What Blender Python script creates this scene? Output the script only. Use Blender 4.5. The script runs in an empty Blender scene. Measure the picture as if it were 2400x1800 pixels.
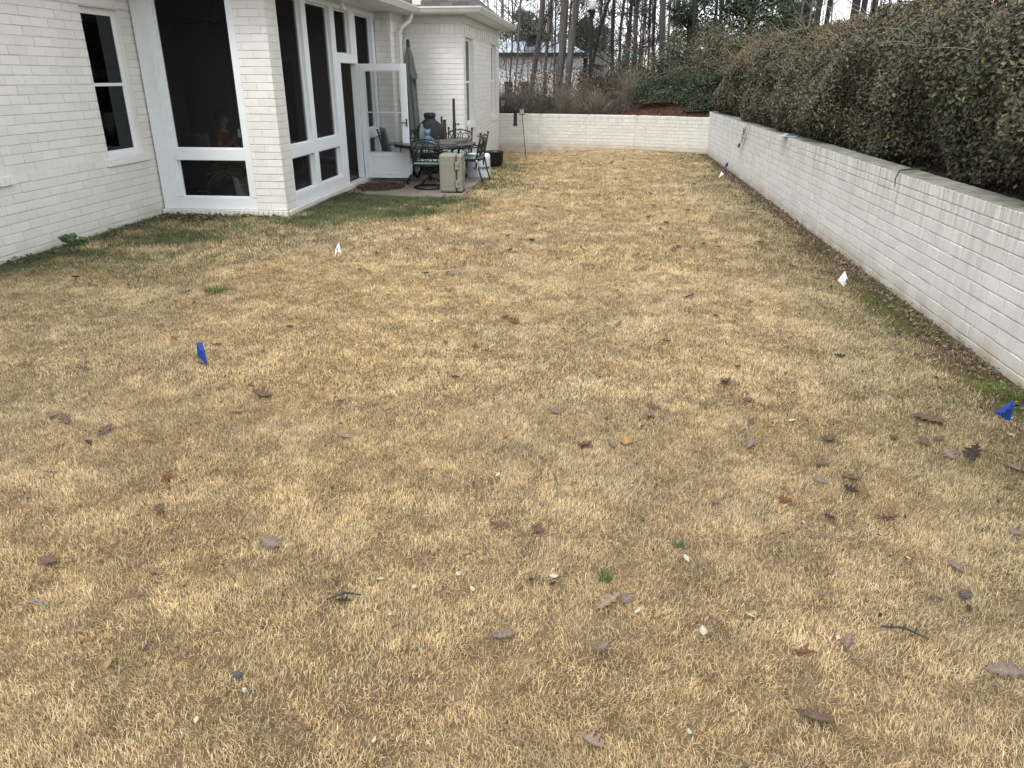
import bpy, bmesh, math, random
import numpy as np
from mathutils import Vector, Matrix
random.seed(7); RNG = np.random.default_rng(7)
S = bpy.context.scene
COL = S.collection
R = math.radians
# ------------------------------------------------------------ camera, world, sun, exposure
CAM_H, PITCH, YAW, FPX = 1.95, R(22.56), R(6.45), 1733.0
cd = bpy.data.cameras.new('camera'); cam = bpy.data.objects.new('camera', cd); COL.objects.link(cam)
cd.sensor_width = 36; cd.lens = 36 * FPX / 2400; cd.clip_start = .05; cd.clip_end = 3000
cam.location = (0, 0, CAM_H); cam.rotation_euler = (R(90) - PITCH, 0, YAW); S.camera = cam
W = bpy.data.worlds.new('World'); S.world = W; W.use_nodes = True
nt = W.node_tree; nt.nodes.clear()
sky = nt.nodes.new('ShaderNodeTexSky'); sky.sky_type = 'NISHITA'; sky.sun_disc = False
SUN_EL, SUN_AZ = R(58), R(200)
sky.sun_elevation = SUN_EL; sky.sun_rotation = SUN_AZ; sky.air_density = 1.0; sky.dust_density = 3.0
hs = nt.nodes.new('ShaderNodeHueSaturation'); hs.inputs['Saturation'].default_value = .16; hs.inputs['Value'].default_value = 1.0
mx = nt.nodes.new('ShaderNodeMix'); mx.data_type = 'RGBA'; mx.inputs[0].default_value = .62
mx.inputs[7].default_value = (9.6, 10.1, 10.5, 1)
bg = nt.nodes.new('ShaderNodeBackground'); bg.inputs[1].default_value = .145
wo = nt.nodes.new('ShaderNodeOutputWorld')
nt.links.new(sky.outputs[0], hs.inputs['Color']); nt.links.new(hs.outputs[0], mx.inputs[6])
nt.links.new(mx.outputs[2], bg.inputs[0]); nt.links.new(bg.outputs[0], wo.inputs[0])
sl = bpy.data.lights.new('sun', 'SUN'); sun = bpy.data.objects.new('sun', sl); COL.objects.link(sun)
sl.energy = 1.35; sl.angle = R(22); sl.color = (1, .96, .9)
# direction to sun from azimuth/elevation
_az = SUN_AZ
sd = Vector((math.sin(_az) * math.cos(SUN_EL), math.cos(_az) * math.cos(SUN_EL), math.sin(SUN_EL)))
sun.rotation_euler = sd.to_track_quat('Z', 'Y').to_euler(); sun.location = (0, 0, 30)
S.view_settings.view_transform = 'Standard'; S.view_settings.look = 'None'
S.view_settings.exposure = 0.76; S.view_settings.gamma = 1
# ------------------------------------------------------------ photo measurements -> points in the place
_f = np.array([-math.sin(YAW) * math.cos(PITCH), math.cos(YAW) * math.cos(PITCH), -math.sin(PITCH)])
_r = np.array([math.cos(YAW), math.sin(YAW), 0.]); _u = np.cross(_r, _f); _c = np.array([0, 0, CAM_H])
def ray(x, y): return _f + _r * (x - 1200) / FPX - _u * (y - 900) / FPX
def GP(x, y, z=0.):
    d = ray(x, y); return _c + d * (z - CAM_H) / d[2]
def YP(x, y, Y):
    d = ray(x, y); return _c + d * Y / d[1]
def r4(x, y): return (1100 + x * .2712, y * .2712)
def rc(x, y): return (1200 + x * .13863, y * .13863)
def rd(x, y): return (1500 + x * .1808, y * .1808)
def FV(x, y): return (x * 1.085, y * 1.085)
# ------------------------------------------------------------ materials
def mat(name, col=(.5, .5, .5), rough=.7, metal=0., noise=0., nscale=8., bump=0., bscale=60., spec=.4, col2=None, attr=None, trans=0., coat=0., aspect=None, sheen=0.):
    m = bpy.data.materials.new(name); m.use_nodes = True; t = m.node_tree; b = t.nodes['Principled BSDF']
    b.inputs['Roughness'].default_value = rough; b.inputs['Metallic'].default_value = metal
    b.inputs['Specular IOR Level'].default_value = spec
    b.inputs['Transmission Weight'].default_value = trans; b.inputs['Coat Weight'].default_value = coat
    tc = t.nodes.new('ShaderNodeTexCoord'); src = None
    if attr:
        a = t.nodes.new('ShaderNodeAttribute'); a.attribute_name = attr; src = a.outputs['Color']
    else:
        c2 = col2 or tuple(min(1, c * (1 - noise)) for c in col)
        if noise > 0 or col2:
            mp = t.nodes.new('ShaderNodeMapping')
            if aspect: mp.inputs['Scale'].default_value = aspect
            n = t.nodes.new('ShaderNodeTexNoise'); n.inputs['Scale'].default_value = nscale; n.inputs['Detail'].default_value = 6; n.inputs['Roughness'].default_value = .65
            rp = t.nodes.new('ShaderNodeValToRGB'); rp.color_ramp.elements[0].position = .35; rp.color_ramp.elements[1].position = .65
            rp.color_ramp.elements[0].color = (*c2, 1); rp.color_ramp.elements[1].color = (*col, 1)
            t.links.new(tc.outputs['Object'], mp.inputs[0]); t.links.new(mp.outputs[0], n.inputs['Vector'])
            t.links.new(n.outputs[0], rp.inputs[0]); src = rp.outputs[0]
    if src: t.links.new(src, b.inputs['Base Color'])
    else: b.inputs['Base Color'].default_value = (*col, 1)
    if bump > 0:
        n2 = t.nodes.new('ShaderNodeTexNoise'); n2.inputs['Scale'].default_value = bscale; n2.inputs['Detail'].default_value = 5
        bp = t.nodes.new('ShaderNodeBump'); bp.inputs['Strength'].default_value = bump; bp.inputs['Distance'].default_value = .01
        t.links.new(tc.outputs['Object'], n2.inputs['Vector']); t.links.new(n2.outputs[0], bp.inputs['Height']); t.links.new(bp.outputs[0], b.inputs['Normal'])
    return m
def brick_paint(name, base, dirt, top=None, streak=.0, foot=.0, zt=1.08, jd=.5):
    """painted brick: mottled paint, pitted; streaks of grime under the cap and soil splash at the foot are real stains"""
    m = bpy.data.materials.new(name); m.use_nodes = True; t = m.node_tree; b = t.nodes['Principled BSDF']; L = t.links.new
    b.inputs['Roughness'].default_value = .62; b.inputs['Specular IOR Level'].default_value = .3
    tc = t.nodes.new('ShaderNodeTexCoord')
    def noise(scale, det=5, sc=(1, 1, 1), ro=.6):
        mp = t.nodes.new('ShaderNodeMapping'); mp.inputs['Scale'].default_value = sc
        n = t.nodes.new('ShaderNodeTexNoise'); n.inputs['Scale'].default_value = scale; n.inputs['Detail'].default_value = det; n.inputs['Roughness'].default_value = ro
        L(tc.outputs['Object'], mp.inputs[0]); L(mp.outputs[0], n.inputs['Vector']); return n.outputs[0]
    def ramp(v, a, c, ca=(0, 0, 0, 1), cb=(1, 1, 1, 1)):
        r = t.nodes.new('ShaderNodeValToRGB'); r.color_ramp.elements[0].position = a; r.color_ramp.elements[1].position = c
        r.color_ramp.elements[0].color = ca; r.color_ramp.elements[1].color = cb; L(v, r.inputs[0]); return r.outputs[0]
    def mix(fac, c1, c2):
        x = t.nodes.new('ShaderNodeMix'); x.data_type = 'RGBA'; L(fac, x.inputs[0])
        if isinstance(c1, tuple): x.inputs[6].default_value = (*c1, 1)
        else: L(c1, x.inputs[6])
        x.inputs[7].default_value = (*c2, 1); return x.outputs[2]
    def math_(op, a, bb):
        x = t.nodes.new('ShaderNodeMath'); x.operation = op
        for i, q in enumerate((a, bb)):
            if isinstance(q, (int, float)): x.inputs[i].default_value = q
            else: L(q, x.inputs[i])
        return x.outputs[0]
    c = mix(math_('MULTIPLY', ramp(noise(2.2), .35, .7), .55), base, dirt)
    speck = math_('MULTIPLY', ramp(noise(38, 3, (1, 1, .35)), .62, .72), .42)
    c = mix(speck, c, tuple(q * .62 for q in dirt))
    att = t.nodes.new('ShaderNodeAttribute'); att.attribute_name = 'joint'
    # grime caught in the mortar joints, broken up
    jm = math_('MULTIPLY', att.outputs['Fac'], math_('MULTIPLY', ramp(noise(5), .25, .55), jd))
    c = mix(jm, c, tuple(q * .5 for q in dirt))
    at2 = t.nodes.new('ShaderNodeAttribute'); at2.attribute_name = 'tone'
    c = mix(math_('MULTIPLY', at2.outputs['Fac'], .38), c, tuple(q * .86 for q in dirt))
    sp = t.nodes.new('ShaderNodeSeparateXYZ'); L(tc.outputs['Object'], sp.inputs[0])
    if streak:
        zz = math_('SUBTRACT', sp.outputs[2], zt - .55); zz = math_('MULTIPLY', zz, 1.8)
        cl = t.nodes.new('ShaderNodeClamp'); L(zz, cl.inputs[0])
        st = ramp(noise(16, 4, (1, 1, .06)), .42, .66)
        c = mix(math_('MULTIPLY', math_('MULTIPLY', st, cl.outputs[0]), streak), c, (.23, .22, .19))
        c = mix(math_('MULTIPLY', ramp(noise(9, 4, (1, 1, .05)), .5, .75), streak * .5), c, (.38, .38, .35))
    if foot:
        zz = math_('MULTIPLY', math_('SUBTRACT', .20, sp.outputs[2]), 5.5); cl = t.nodes.new('ShaderNodeClamp'); L(zz, cl.inputs[0])
        c = mix(math_('MULTIPLY', math_('MULTIPLY', cl.outputs[0], ramp(noise(3.5), .2, .6)), foot), c, (.42, .35, .25))
    L(c, b.inputs['Base Color'])
    n1 = noise(90, 4); n2 = noise(300, 2)
    h = math_('ADD', math_('MULTIPLY', n1, .7), math_('MULTIPLY', n2, .4))
    bp = t.nodes.new('ShaderNodeBump'); bp.inputs['Strength'].default_value = .35; bp.inputs['Distance'].default_value = .006
    L(h, bp.inputs['Height']); L(bp.outputs[0], b.inputs['Normal'])
    return m
def leaf_mat(name, rough=.5, spec=.4, back=.25):
    """leaf or blade: colour from the mesh, some light passes through"""
    m = bpy.data.materials.new(name); m.use_nodes = True; t = m.node_tree; b = t.nodes['Principled BSDF']
    a = t.nodes.new('ShaderNodeAttribute'); a.attribute_name = 'col'
    b.inputs['Roughness'].default_value = rough; b.inputs['Specular IOR Level'].default_value = spec
    t.links.new(a.outputs['Color'], b.inputs['Base Color'])
    tr = t.nodes.new('ShaderNodeBsdfTranslucent'); t.links.new(a.outputs['Color'], tr.inputs[0])
    ms = t.nodes.new('ShaderNodeMixShader'); ms.inputs[0].default_value = back
    o = t.nodes['Material Output']; t.links.new(b.outputs[0], ms.inputs[1]); t.links.new(tr.outputs[0], ms.inputs[2]); t.links.new(ms.outputs[0], o.inputs[0])
    return m
M = {}
M['brick'] = brick_paint('painted_brick', (.73, .715, .68), (.65, .635, .60), foot=.3, jd=.42)
M['brick_wall'] = brick_paint('weathered_painted_brick', (.745, .735, .71), (.62, .615, .59), streak=.6, foot=.9, jd=.5)
M['brick_back'] = brick_paint('cream_painted_brick', (.70, .675, .62), (.61, .585, .53), streak=.2, foot=.9, zt=.95, jd=.6)
M['cap'] = mat('mossy_cap_paint', (.25, .245, .215), .85, noise=.5, nscale=7, bump=.5, bscale=80, col2=(.11, .12, .085))
M['white'] = mat('white_trim_paint', (.74, .76, .78), .42, noise=.06, nscale=5, bump=.05, bscale=40)
M['gutter'] = mat('cream_gutter_paint', (.62, .61, .57), .4, noise=.15, nscale=3)
M['vinyl'] = mat('white_window_vinyl', (.74, .75, .76), .35)
M['black_metal'] = mat('black_metal', (.012, .012, .013), .42, noise=.3, nscale=30)
M['bronze_metal'] = mat('weathered_dark_metal', (.035, .032, .03), .5, noise=.4, nscale=20)
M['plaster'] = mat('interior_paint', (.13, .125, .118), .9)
M['dark_wood'] = mat('dark_wood', (.06, .04, .03), .6, noise=.3)
M['bark'] = mat('grey_brown_bark', (.12, .108, .098), .95, noise=.55, nscale=10, bump=1., bscale=22, aspect=(1, 1, .18))
M['bark_dark'] = mat('dark_bark', (.062, .056, .052), .95, noise=.5, nscale=10, bump=.8, bscale=20, aspect=(1, 1, .2))
M['leaf'] = leaf_mat('evergreen_leaf', .5, .3, .12)
M['dead_leaf'] = leaf_mat('dead_leaf', .75, .2, .12)
M['grass'] = leaf_mat('grass_blade', .7, .2, .18)
M['cushion'] = mat('aqua_cushion_fabric', (.22, .275, .268), .9, noise=.12, nscale=40, bump=.3, bscale=200)
M['canvas'] = mat('faded_green_canvas', (.14, .162, .155), .9, noise=.25, nscale=9, bump=.3, bscale=200)
M['tan_plastic'] = mat('tan_plastic', (.225, .21, .165), .5, noise=.06, nscale=6, bump=.1, bscale=150)
M['bag'] = mat('grey_white_cover_fabric', (.62, .62, .65), .6, noise=.1, nscale=6)
M['black'] = mat('matt_black', (.01, .01, .01), .6)
M['char'] = mat('charcoal_fabric', (.02, .021, .024), .7, noise=.4, nscale=25)
def glass(name, tint, rough=.02, alpha=.35):
    m = bpy.data.materials.new(name); m.use_nodes = True; t = m.node_tree; t.nodes.clear()
    g = t.nodes.new('ShaderNodeBsdfGlossy'); g.inputs['Roughness'].default_value = rough; g.inputs[0].default_value = (.72, .76, .78, 1)
    tr = t.nodes.new('ShaderNodeBsdfTransparent'); tr.inputs[0].default_value = (*tint, 1)
    fr = t.nodes.new('ShaderNodeFresnel'); fr.inputs[0].default_value = 1.45
    ms = t.nodes.new('ShaderNodeMixShader'); o = t.nodes.new('ShaderNodeOutputMaterial')
    t.links.new(fr.outputs[0], ms.inputs[0]); t.links.new(tr.outputs[0], ms.inputs[1]); t.links.new(g.outputs[0], ms.inputs[2]); t.links.new(ms.outputs[0], o.inputs[0])
    return m
M['glass'] = glass('window_glass', (.45, .5, .5))
def meshmat(name, col, open_):
    m = bpy.data.materials.new(name); m.use_nodes = True; t = m.node_tree; b = t.nodes['Principled BSDF']
    b.inputs['Base Color'].default_value = (*col, 1); b.inputs['Roughness'].default_value = .8; b.inputs['Specular IOR Level'].default_value = .1
    tr = t.nodes.new('ShaderNodeBsdfTransparent'); ms = t.nodes.new('ShaderNodeMixShader'); ms.inputs[0].default_value = open_
    o = t.nodes['Material Output']; t.links.new(b.outputs[0], ms.inputs[1]); t.links.new(tr.outputs[0], ms.inputs[2]); t.links.new(ms.outputs[0], o.inputs[0])
    return m
M['screen'] = meshmat('insect_screen_mesh', (.015, .015, .016), .74)
M['door_screen'] = meshmat('door_screen_mesh', (.10, .10, .10), .80)
M['shingle'] = None
# ------------------------------------------------------------ mesh helpers
def tag(o, label=None, cat=None, group=None, kind=None):
    if label: o['label'] = label
    if cat: o['category'] = cat
    if group: o['group'] = group
    if kind: o['kind'] = kind
    return o
def empty(name, loc=(0, 0, 0), rz=0., label=None, cat=None, group=None):
    o = bpy.data.objects.new(name, None); COL.objects.link(o); o.location = loc; o.rotation_euler = (0, 0, rz); o.empty_display_size = .1
    return tag(o, label, cat, group)
class MB:
    """collects shapes, builds ONE mesh object"""
    def __init__(s): s.v = []; s.f = []; s.n = 0
    def add(s, V, F):
        V = np.asarray(V, float).reshape(-1, 3); s.v.append(V); s.f.extend([tuple(int(i) + s.n for i in q) for q in F]); s.n += len(V); return s
    def box(s, x0, x1, y0, y1, z0, z1, rot=None, at=None):
        V = np.array([(x, y, z) for z in (z0, z1) for y in (y0, y1) for x in (x0, x1)], float)
        if rot is not None:
            c = V.mean(0) if at is None else np.array(at); V = (np.array(rot.to_3x3()) @ (V - c).T).T + c
        return s.add(V, [(0, 2, 3, 1), (4, 5, 7, 6), (0, 1, 5, 4), (2, 6, 7, 3), (0, 4, 6, 2), (1, 3, 7, 5)])
    def tube(s, pts, r, n=8, cap=True):
        pts = [np.array(p, float) for p in pts]; k = len(pts)
        rs = r if hasattr(r, '__len__') else [r] * k
        V = []; F = []; prev = None
        for i, p in enumerate(pts):
            d = pts[min(i + 1, k - 1)] - pts[max(i - 1, 0)]; d = d / (np.linalg.norm(d) + 1e-9)
            if prev is None:
                a = np.array([0, 0, 1.]) if abs(d[2]) < .9 else np.array([1., 0, 0])
                u = np.cross(d, a)
            else: u = prev - d * prev.dot(d)
            u = u / (np.linalg.norm(u) + 1e-9); prev = u; w = np.cross(d, u)
            for j in range(n):
                t = 2 * math.pi * j / n; V.append(p + rs[i] * (math.cos(t) * u + math.sin(t) * w))
        for i in range(k - 1):
            for j in range(n):
                a = i * n + j; b = i * n + (j + 1) % n; F.append((a, b, b + n, a + n))
        if cap: F.append(tuple(range(n - 1, -1, -1))); F.append(tuple(range((k - 1) * n, k * n)))
        return s.add(V, F)
    def lathe(s, prof, c=(0, 0, 0), n=24, sx=1., sy=1., cap=True):
        V = []; F = []; k = len(prof)
        for r, z in prof:
            for j in range(n):
                t = 2 * math.pi * j / n; V.append((c[0] + r * math.cos(t) * sx, c[1] + r * math.sin(t) * sy, c[2] + z))
        for i in range(k - 1):
            for j in range(n):
                a = i * n + j; b = i * n + (j + 1) % n; F.append((a, b, b + n, a + n))
        if cap: F.append(tuple(range(n - 1, -1, -1))); F.append(tuple(range((k - 1) * n, k * n)))
        return s.add(V, F)
    def quad(s, *p): return s.add(p, [tuple(range(len(p)))])
    def build(s, name, m, parent=None, smooth=False, bevel=0., loc=None):
        me = bpy.data.meshes.new(name); V = np.concatenate(s.v) if s.v else np.zeros((0, 3)); me.from_pydata(V.tolist(), [], s.f); me.update()
        o = bpy.data.objects.new(name, me); COL.objects.link(o); me.materials.append(m)
        if parent: o.parent = parent
        if loc: o.location = loc
        if smooth:
            me.polygons.foreach_set('use_smooth', [True] * len(me.polygons))
        if bevel > 0:
            b = o.modifiers.new('bevel', 'BEVEL'); b.width = bevel; b.segments = 2; b.limit_method = 'ANGLE'; b.angle_limit = R(40)
        return o
def np_mesh(name, V, F, m, parent=None, col=None, fac=None, smooth=False):
    """fast mesh from (n,3) verts and (k,q) faces of equal size; col = (n,3) colours per vertex"""
    V = np.ascontiguousarray(V, np.float32); F = np.ascontiguousarray(F, np.int32); k, q = F.shape
    me = bpy.data.meshes.new(name); me.vertices.add(len(V)); me.vertices.foreach_set('co', V.ravel())
    me.loops.add(k * q); me.loops.foreach_set('vertex_index', F.ravel()); me.polygons.add(k)
    me.polygons.foreach_set('loop_start', np.arange(0, k * q, q, dtype=np.int32))
    me.update(calc_edges=True); me.polygons.foreach_set('use_smooth', np.full(k, smooth, bool))
    if col is not None:
        a = me.attributes.new('col', 'FLOAT_COLOR', 'POINT'); c = np.ones((len(V), 4), np.float32); c[:, :3] = col; a.data.foreach_set('color', c.ravel())
    if fac is not None:
        a = me.attributes.new('joint', 'FLOAT', 'POINT'); a.data.foreach_set('value', np.ascontiguousarray(fac, np.float32))
    me.materials.append(m); o = bpy.data.objects.new(name, me); COL.objects.link(o)
    if parent: o.parent = parent
    return o
def vnoise(x, y, scale, seed=0):
    """smooth 2-D value noise 0..1 (numpy)"""
    g = np.random.default_rng(seed).random((257, 257)); u = np.asarray(x) * scale + 1000; v = np.asarray(y) * scale + 1000
    iu = np.floor(u).astype(int); iv = np.floor(v).astype(int); fu = u - iu; fv = v - iv; fu = fu * fu * (3 - 2 * fu); fv = fv * fv * (3 - 2 * fv)
    a = g[iu % 257, iv % 257]; b = g[(iu + 1) % 257, iv % 257]; c = g[iu % 257, (iv + 1) % 257]; d = g[(iu + 1) % 257, (iv + 1) % 257]
    return (a * (1 - fu) + b * fu) * (1 - fv) + (c * (1 - fu) + d * fu) * fv
def fbm(x, y, s, seed=0): return .55 * vnoise(x, y, s, seed) + .3 * vnoise(x, y, s * 2.1, seed + 1) + .15 * vnoise(x, y, s * 4.3, seed + 2)
def ss(x, a, b): t = np.clip((np.asarray(x, float) - a) / (b - a), 0, 1); return t * t * (3 - 2 * t)
# ------------------------------------------------------------ brickwork: every brick is geometry
BL, BH = .305, .105
def brick_panel(name, m, parent, fmap, u0, u1, z0, z1, holes=(), rowlock=(), flip=False, bl=BL, bh=BH, gap=.0016, soldier=False):
    """fmap(u, z, d) -> xyz with d = distance out of the wall. holes = (ua, ub, za, zb). rowlock = z ranges of upright bricks"""
    rr = np.random.default_rng(int(abs(u0) * 97 + abs(z1) * 31 + abs(u1) * 13) % 9999)
    V = []; F = []; J = []; TN = []; n = 0
    def free(za, zb):
        iv = [(u0, u1)]
        for ha, hb, hza, hzb in holes:
            if hza < zb - 1e-4 and hzb > za + 1e-4:
                out = []
                for a, b in iv:
                    if hb <= a or ha >= b: out.append((a, b)); continue
                    if ha > a: out.append((a, ha))
                    if hb < b: out.append((hb, b))
                iv = out
        return iv
    rows = []; z = z0; i = 0
    while z < z1 - 1e-4:
        rl = [q for q in rowlock if q[0] - 1e-3 <= z < q[1] - 1e-3]
        if rl: zb = min(rl[0][1], z1); rows.append((z, zb, True, i))
        else:
            zb = z + bh
            for q in rowlock:
                if z < q[0] < zb + .03: zb = q[0]
            if z1 - zb < .035: zb = z1
            zb = min(zb, z1); rows.append((z, zb, False, i))
        z = zb; i += 1
    for za, zb, rl, i in rows:
        cuts = sorted({za, zb, *[h for hh in holes for h in hh[2:] if za < h < zb]})
        wob = rr.normal(0, .0012, 2)
        for ca, cb in zip(cuts[:-1], cuts[1:]):
            if cb - ca < .012: 
                pass
            for a, b in free(ca, cb):
                # mortar bed, 7 mm behind the brick faces
                V += [fmap(a, ca, -.007), fmap(b, ca, -.007), fmap(b, cb, -.007), fmap(a, cb, -.007)]; F.append((n, n + 1, n + 2, n + 3)); J += [1] * 4; TN += [.5] * 4; n += 4
                L = (.11 if soldier else .0765) if rl else bl; off = 0 if rl else (i % 2) * bl / 2
                k0 = math.floor((a - off) / L) - 1
                for k in range(k0, k0 + int((b - a) / L) + 4):
                    ua = max(off + k * L, a); ub = min(off + (k + 1) * L, b)
                    if ub - ua < .018: continue
                    gz, gu = .005, (.0035 if rl else gap * rr.choice((.6, 1, 1.5))); tn = rr.random()
                    d = rr.uniform(-.0016, .0016) + (.016 if soldier and rl and k % 3 == 0 else 0); tl = rr.uniform(-.0012, .0012, 4)
                    jz = rr.normal(0, .0011, 4); bv = .004
                    o = [(ua + gu, ca + gz + jz[0]), (ub - gu, ca + gz + jz[1]), (ub - gu, cb - gz + jz[2]), (ua + gu, cb - gz + jz[3])]
                    inn = [(ua + gu + bv * .7, ca + gz + bv + jz[0]), (ub - gu - bv * .7, ca + gz + bv + jz[1]), (ub - gu - bv * .7, cb - gz - bv + jz[2]), (ua + gu + bv * .7, cb - gz - bv + jz[3])]
                    V += [fmap(p, q, -.007) for p, q in o]; V += [fmap(p, q, -.0015 + d) for p, q in o]; V += [fmap(p, q, d + t) for (p, q), t in zip(inn, tl)]
                    J += [.8] * 4 + [.25] * 4 + [0] * 4; TN += [tn] * 12
                    for e in range(4):
                        f = (e + 1) % 4
                        F.append((n + e, n + f, n + 4 + f, n + 4 + e)); F.append((n + 4 + e, n + 4 + f, n + 8 + f, n + 8 + e))
                    F.append((n + 8, n + 9, n + 10, n + 11)); n += 12
    F = np.array(F)
    if flip: F = F[:, ::-1]
    o = np_mesh(name, np.array(V), F, m, parent, fac=np.array(J)); a = o.data.attributes.new('tone', 'FLOAT', 'POINT'); a.data.foreach_set('value', np.array(TN, np.float32)); return o
def on_x(X, s=1): return lambda u, z, d: (X + s * d, u, z)
def on_y(Y, s=-1): return lambda u, z, d: (u, Y + s * d, z)
#================================================================ SETTING
def dip(x, y): return -.14 * ss(y, 17, 23) * ss(-np.asarray(x, float), -1., 2.4)
def lawn_z(x, y): return dip(x, y) + .018 * (fbm(x, y, .9, 3) - .5)
STRAW = np.array([(.60, .455, .25), (.68, .54, .325), (.47, .35, .195), (.78, .675, .46), (.20, .145, .09)])
def green_mask(x, y):
    x = np.asarray(x, float); y = np.asarray(y, float); n = fbm(x, y, 1.1, 11); n2 = fbm(x, y, 3.2, 21)
    g = np.zeros_like(x)
    g = np.maximum(g, ss(x, -5.6, -6.5) * ss(y, 6.4, 7.6) * (y < 11))                      # foot of the left wall
    g = np.maximum(g, ss(y, 9.1, 10.6) * ss(x, -3.0, -4.2) * .85)                          # before the porch
    e = ((x + 3.7) / 1.9) ** 2 + ((y - 12.1) / 1.5) ** 2
    g = np.maximum(g, .95 * ss(e, 1.6, .3))                                             # strong green before the patio
    g = np.maximum(g, .55 * ss(x, -.9, -2.2) * ss(y, 12.5, 14.5) * ss(y, 21, 18))
    g = np.maximum(g, .72 * ss(y, 6.0, 8.4) * ss(x, -2.6, -5.4))
    g = np.maximum(g, .30 * ss(x, 1.5, 2.7))
    g = np.maximum(g, .5 * ss(x, 2.2, 2.75) * ss(y, 8, 9.5)*ss(y,12,10.6))
    return np.clip(g * ss(n * .6 + n2 * .4, .30 - .12 * np.clip(g, 0, 1), .62) * 1.25, 0, 1)
def grey_mask(x, y):
    n = fbm(x, y, 1.6, 31); return np.clip(ss(np.asarray(x, float), .9, 2.6) * .75 + ss(n, .58, .76) * .4 + .35 * ss(-np.asarray(x, float), 1.5, 5) , 0, 1)
def soil_mask(x, y):
    x = np.asarray(x, float); n = fbm(x, y, 2.3, 41)
    a = ss(x + .35 * (fbm(y, x, 2., 43) - .3) + .12 * ss(y, 12, 6), 2.5, 2.82) * ss(y, 3.0, 4.5) * .95
    b = ss(n, .68, .82) * .25
    c = .38 * np.exp(-(((x + .85) / .5) ** 2 + ((np.asarray(y) - 1.85) / .3) ** 2))
    d = .9 * ss(x, -4.9, -6.0) * ss(y, 10.1, 10.75)
    return np.clip(np.maximum.reduce([a, b, c, d]), 0, 1)
def moss_mask(x, y):
    x = np.asarray(x, float); n = fbm(x, y, 2.6, 51)
    return ss(x, 2.38, 2.66) * ss(n, .46, .58) * ss(y, 10.5, 7) * ss(y, 3.2, 4.4)
def grass_col(x, y, k, rr):
    c = STRAW[rr.choice(5, k, p=[.32, .26, .2, .1, .12])]
    c = c * (1 + .14 * (fbm(x, y, .8, 61) - .5) + .28 * (fbm(x, y, 4.2, 71) - .5) + .75 * (fbm(x, y, 15., 73) - .5))[:, None]
    warm = fbm(x, y, .55, 81)[:, None]; c = c * (1 + (warm - .5) * np.array([.08, .01, -.12]))
    g = green_mask(x, y)[:, None]; gr = grey_mask(x, y)[:, None]; m = moss_mask(x, y)[:, None]
    c = c * (1 - .38 * gr) + np.array([.26, .235, .16]) * .38 * gr
    gc = np.array([.085, .112, .05]) * rr.uniform(.6, 1.6, (k, 1))
    pick = (rr.random((k, 1)) < g * 1.05)
    c = np.where(pick, gc * .85 + c * .10, c)
    c = np.where(rr.random((k, 1)) < m * .6, np.array([.085, .095, .025]) * rr.uniform(.6, 1.3, (k, 1)), c)
    c = np.where(rr.random((k, 1)) < .012, np.array([.10, .15, .04]), c)
    return np.clip(c, .01, 1)
# lawn base: thatch and soil seen between the blades
xs = np.concatenate([np.arange(-9, -6.6, .4), np.arange(-6.6, 3.2, .06)]); ys = np.concatenate([np.arange(-16, 1, .5), np.arange(1, 9, .06), np.arange(9, 24, .1)])
GX, GY = np.meshgrid(xs, ys); gx = GX.ravel(); gy = GY.ravel()
ny, nx = GX.shape; idx = np.arange(ny * nx).reshape(ny, nx)
Fq = np.stack([idx[:-1, :-1], idx[:-1, 1:], idx[1:, 1:], idx[1:, :-1]], -1).reshape(-1, 4)
rr = np.random.default_rng(3); k = len(gx)
base = np.array([.14, .10, .058]) * (1 + .5 * (fbm(gx, gy, 3, 91) - .5))[:, None] * rr.uniform(.65, 1.3, (k, 1))
base = base * (1 + .25 * ss(gy, 9, 16))[:, None]
g = green_mask(gx, gy)[:, None]; base = base * (1 - .75 * g) + np.array([.055, .075, .028]) * .75 * g
s_ = soil_mask(gx, gy)[:, None]; base = base * (1 - s_) + np.array([.075, .052, .035]) * s_
mo = moss_mask(gx, gy)[:, None]; base = base * (1 - mo) + np.array([.06, .062, .02]) * mo
M['thatch'] = leaf_mat('thatch_and_soil', .95, .1, 0)
lawn = np_mesh('lawn', np.stack([gx, gy, lawn_z(gx, gy) - .004], 1), Fq, M['thatch'], col=base, smooth=True); tag(lawn, kind='structure')
def in_patio(x, y): return (x > -4.62) & (x < -2.36 + .1 * np.sin(y * 3)) & (y > 12.98 + .35 * ss(-x, 3.6, 4.6)+ .25*ss(x,-2.9,-2.3)) & (y < 17.4)
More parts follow.
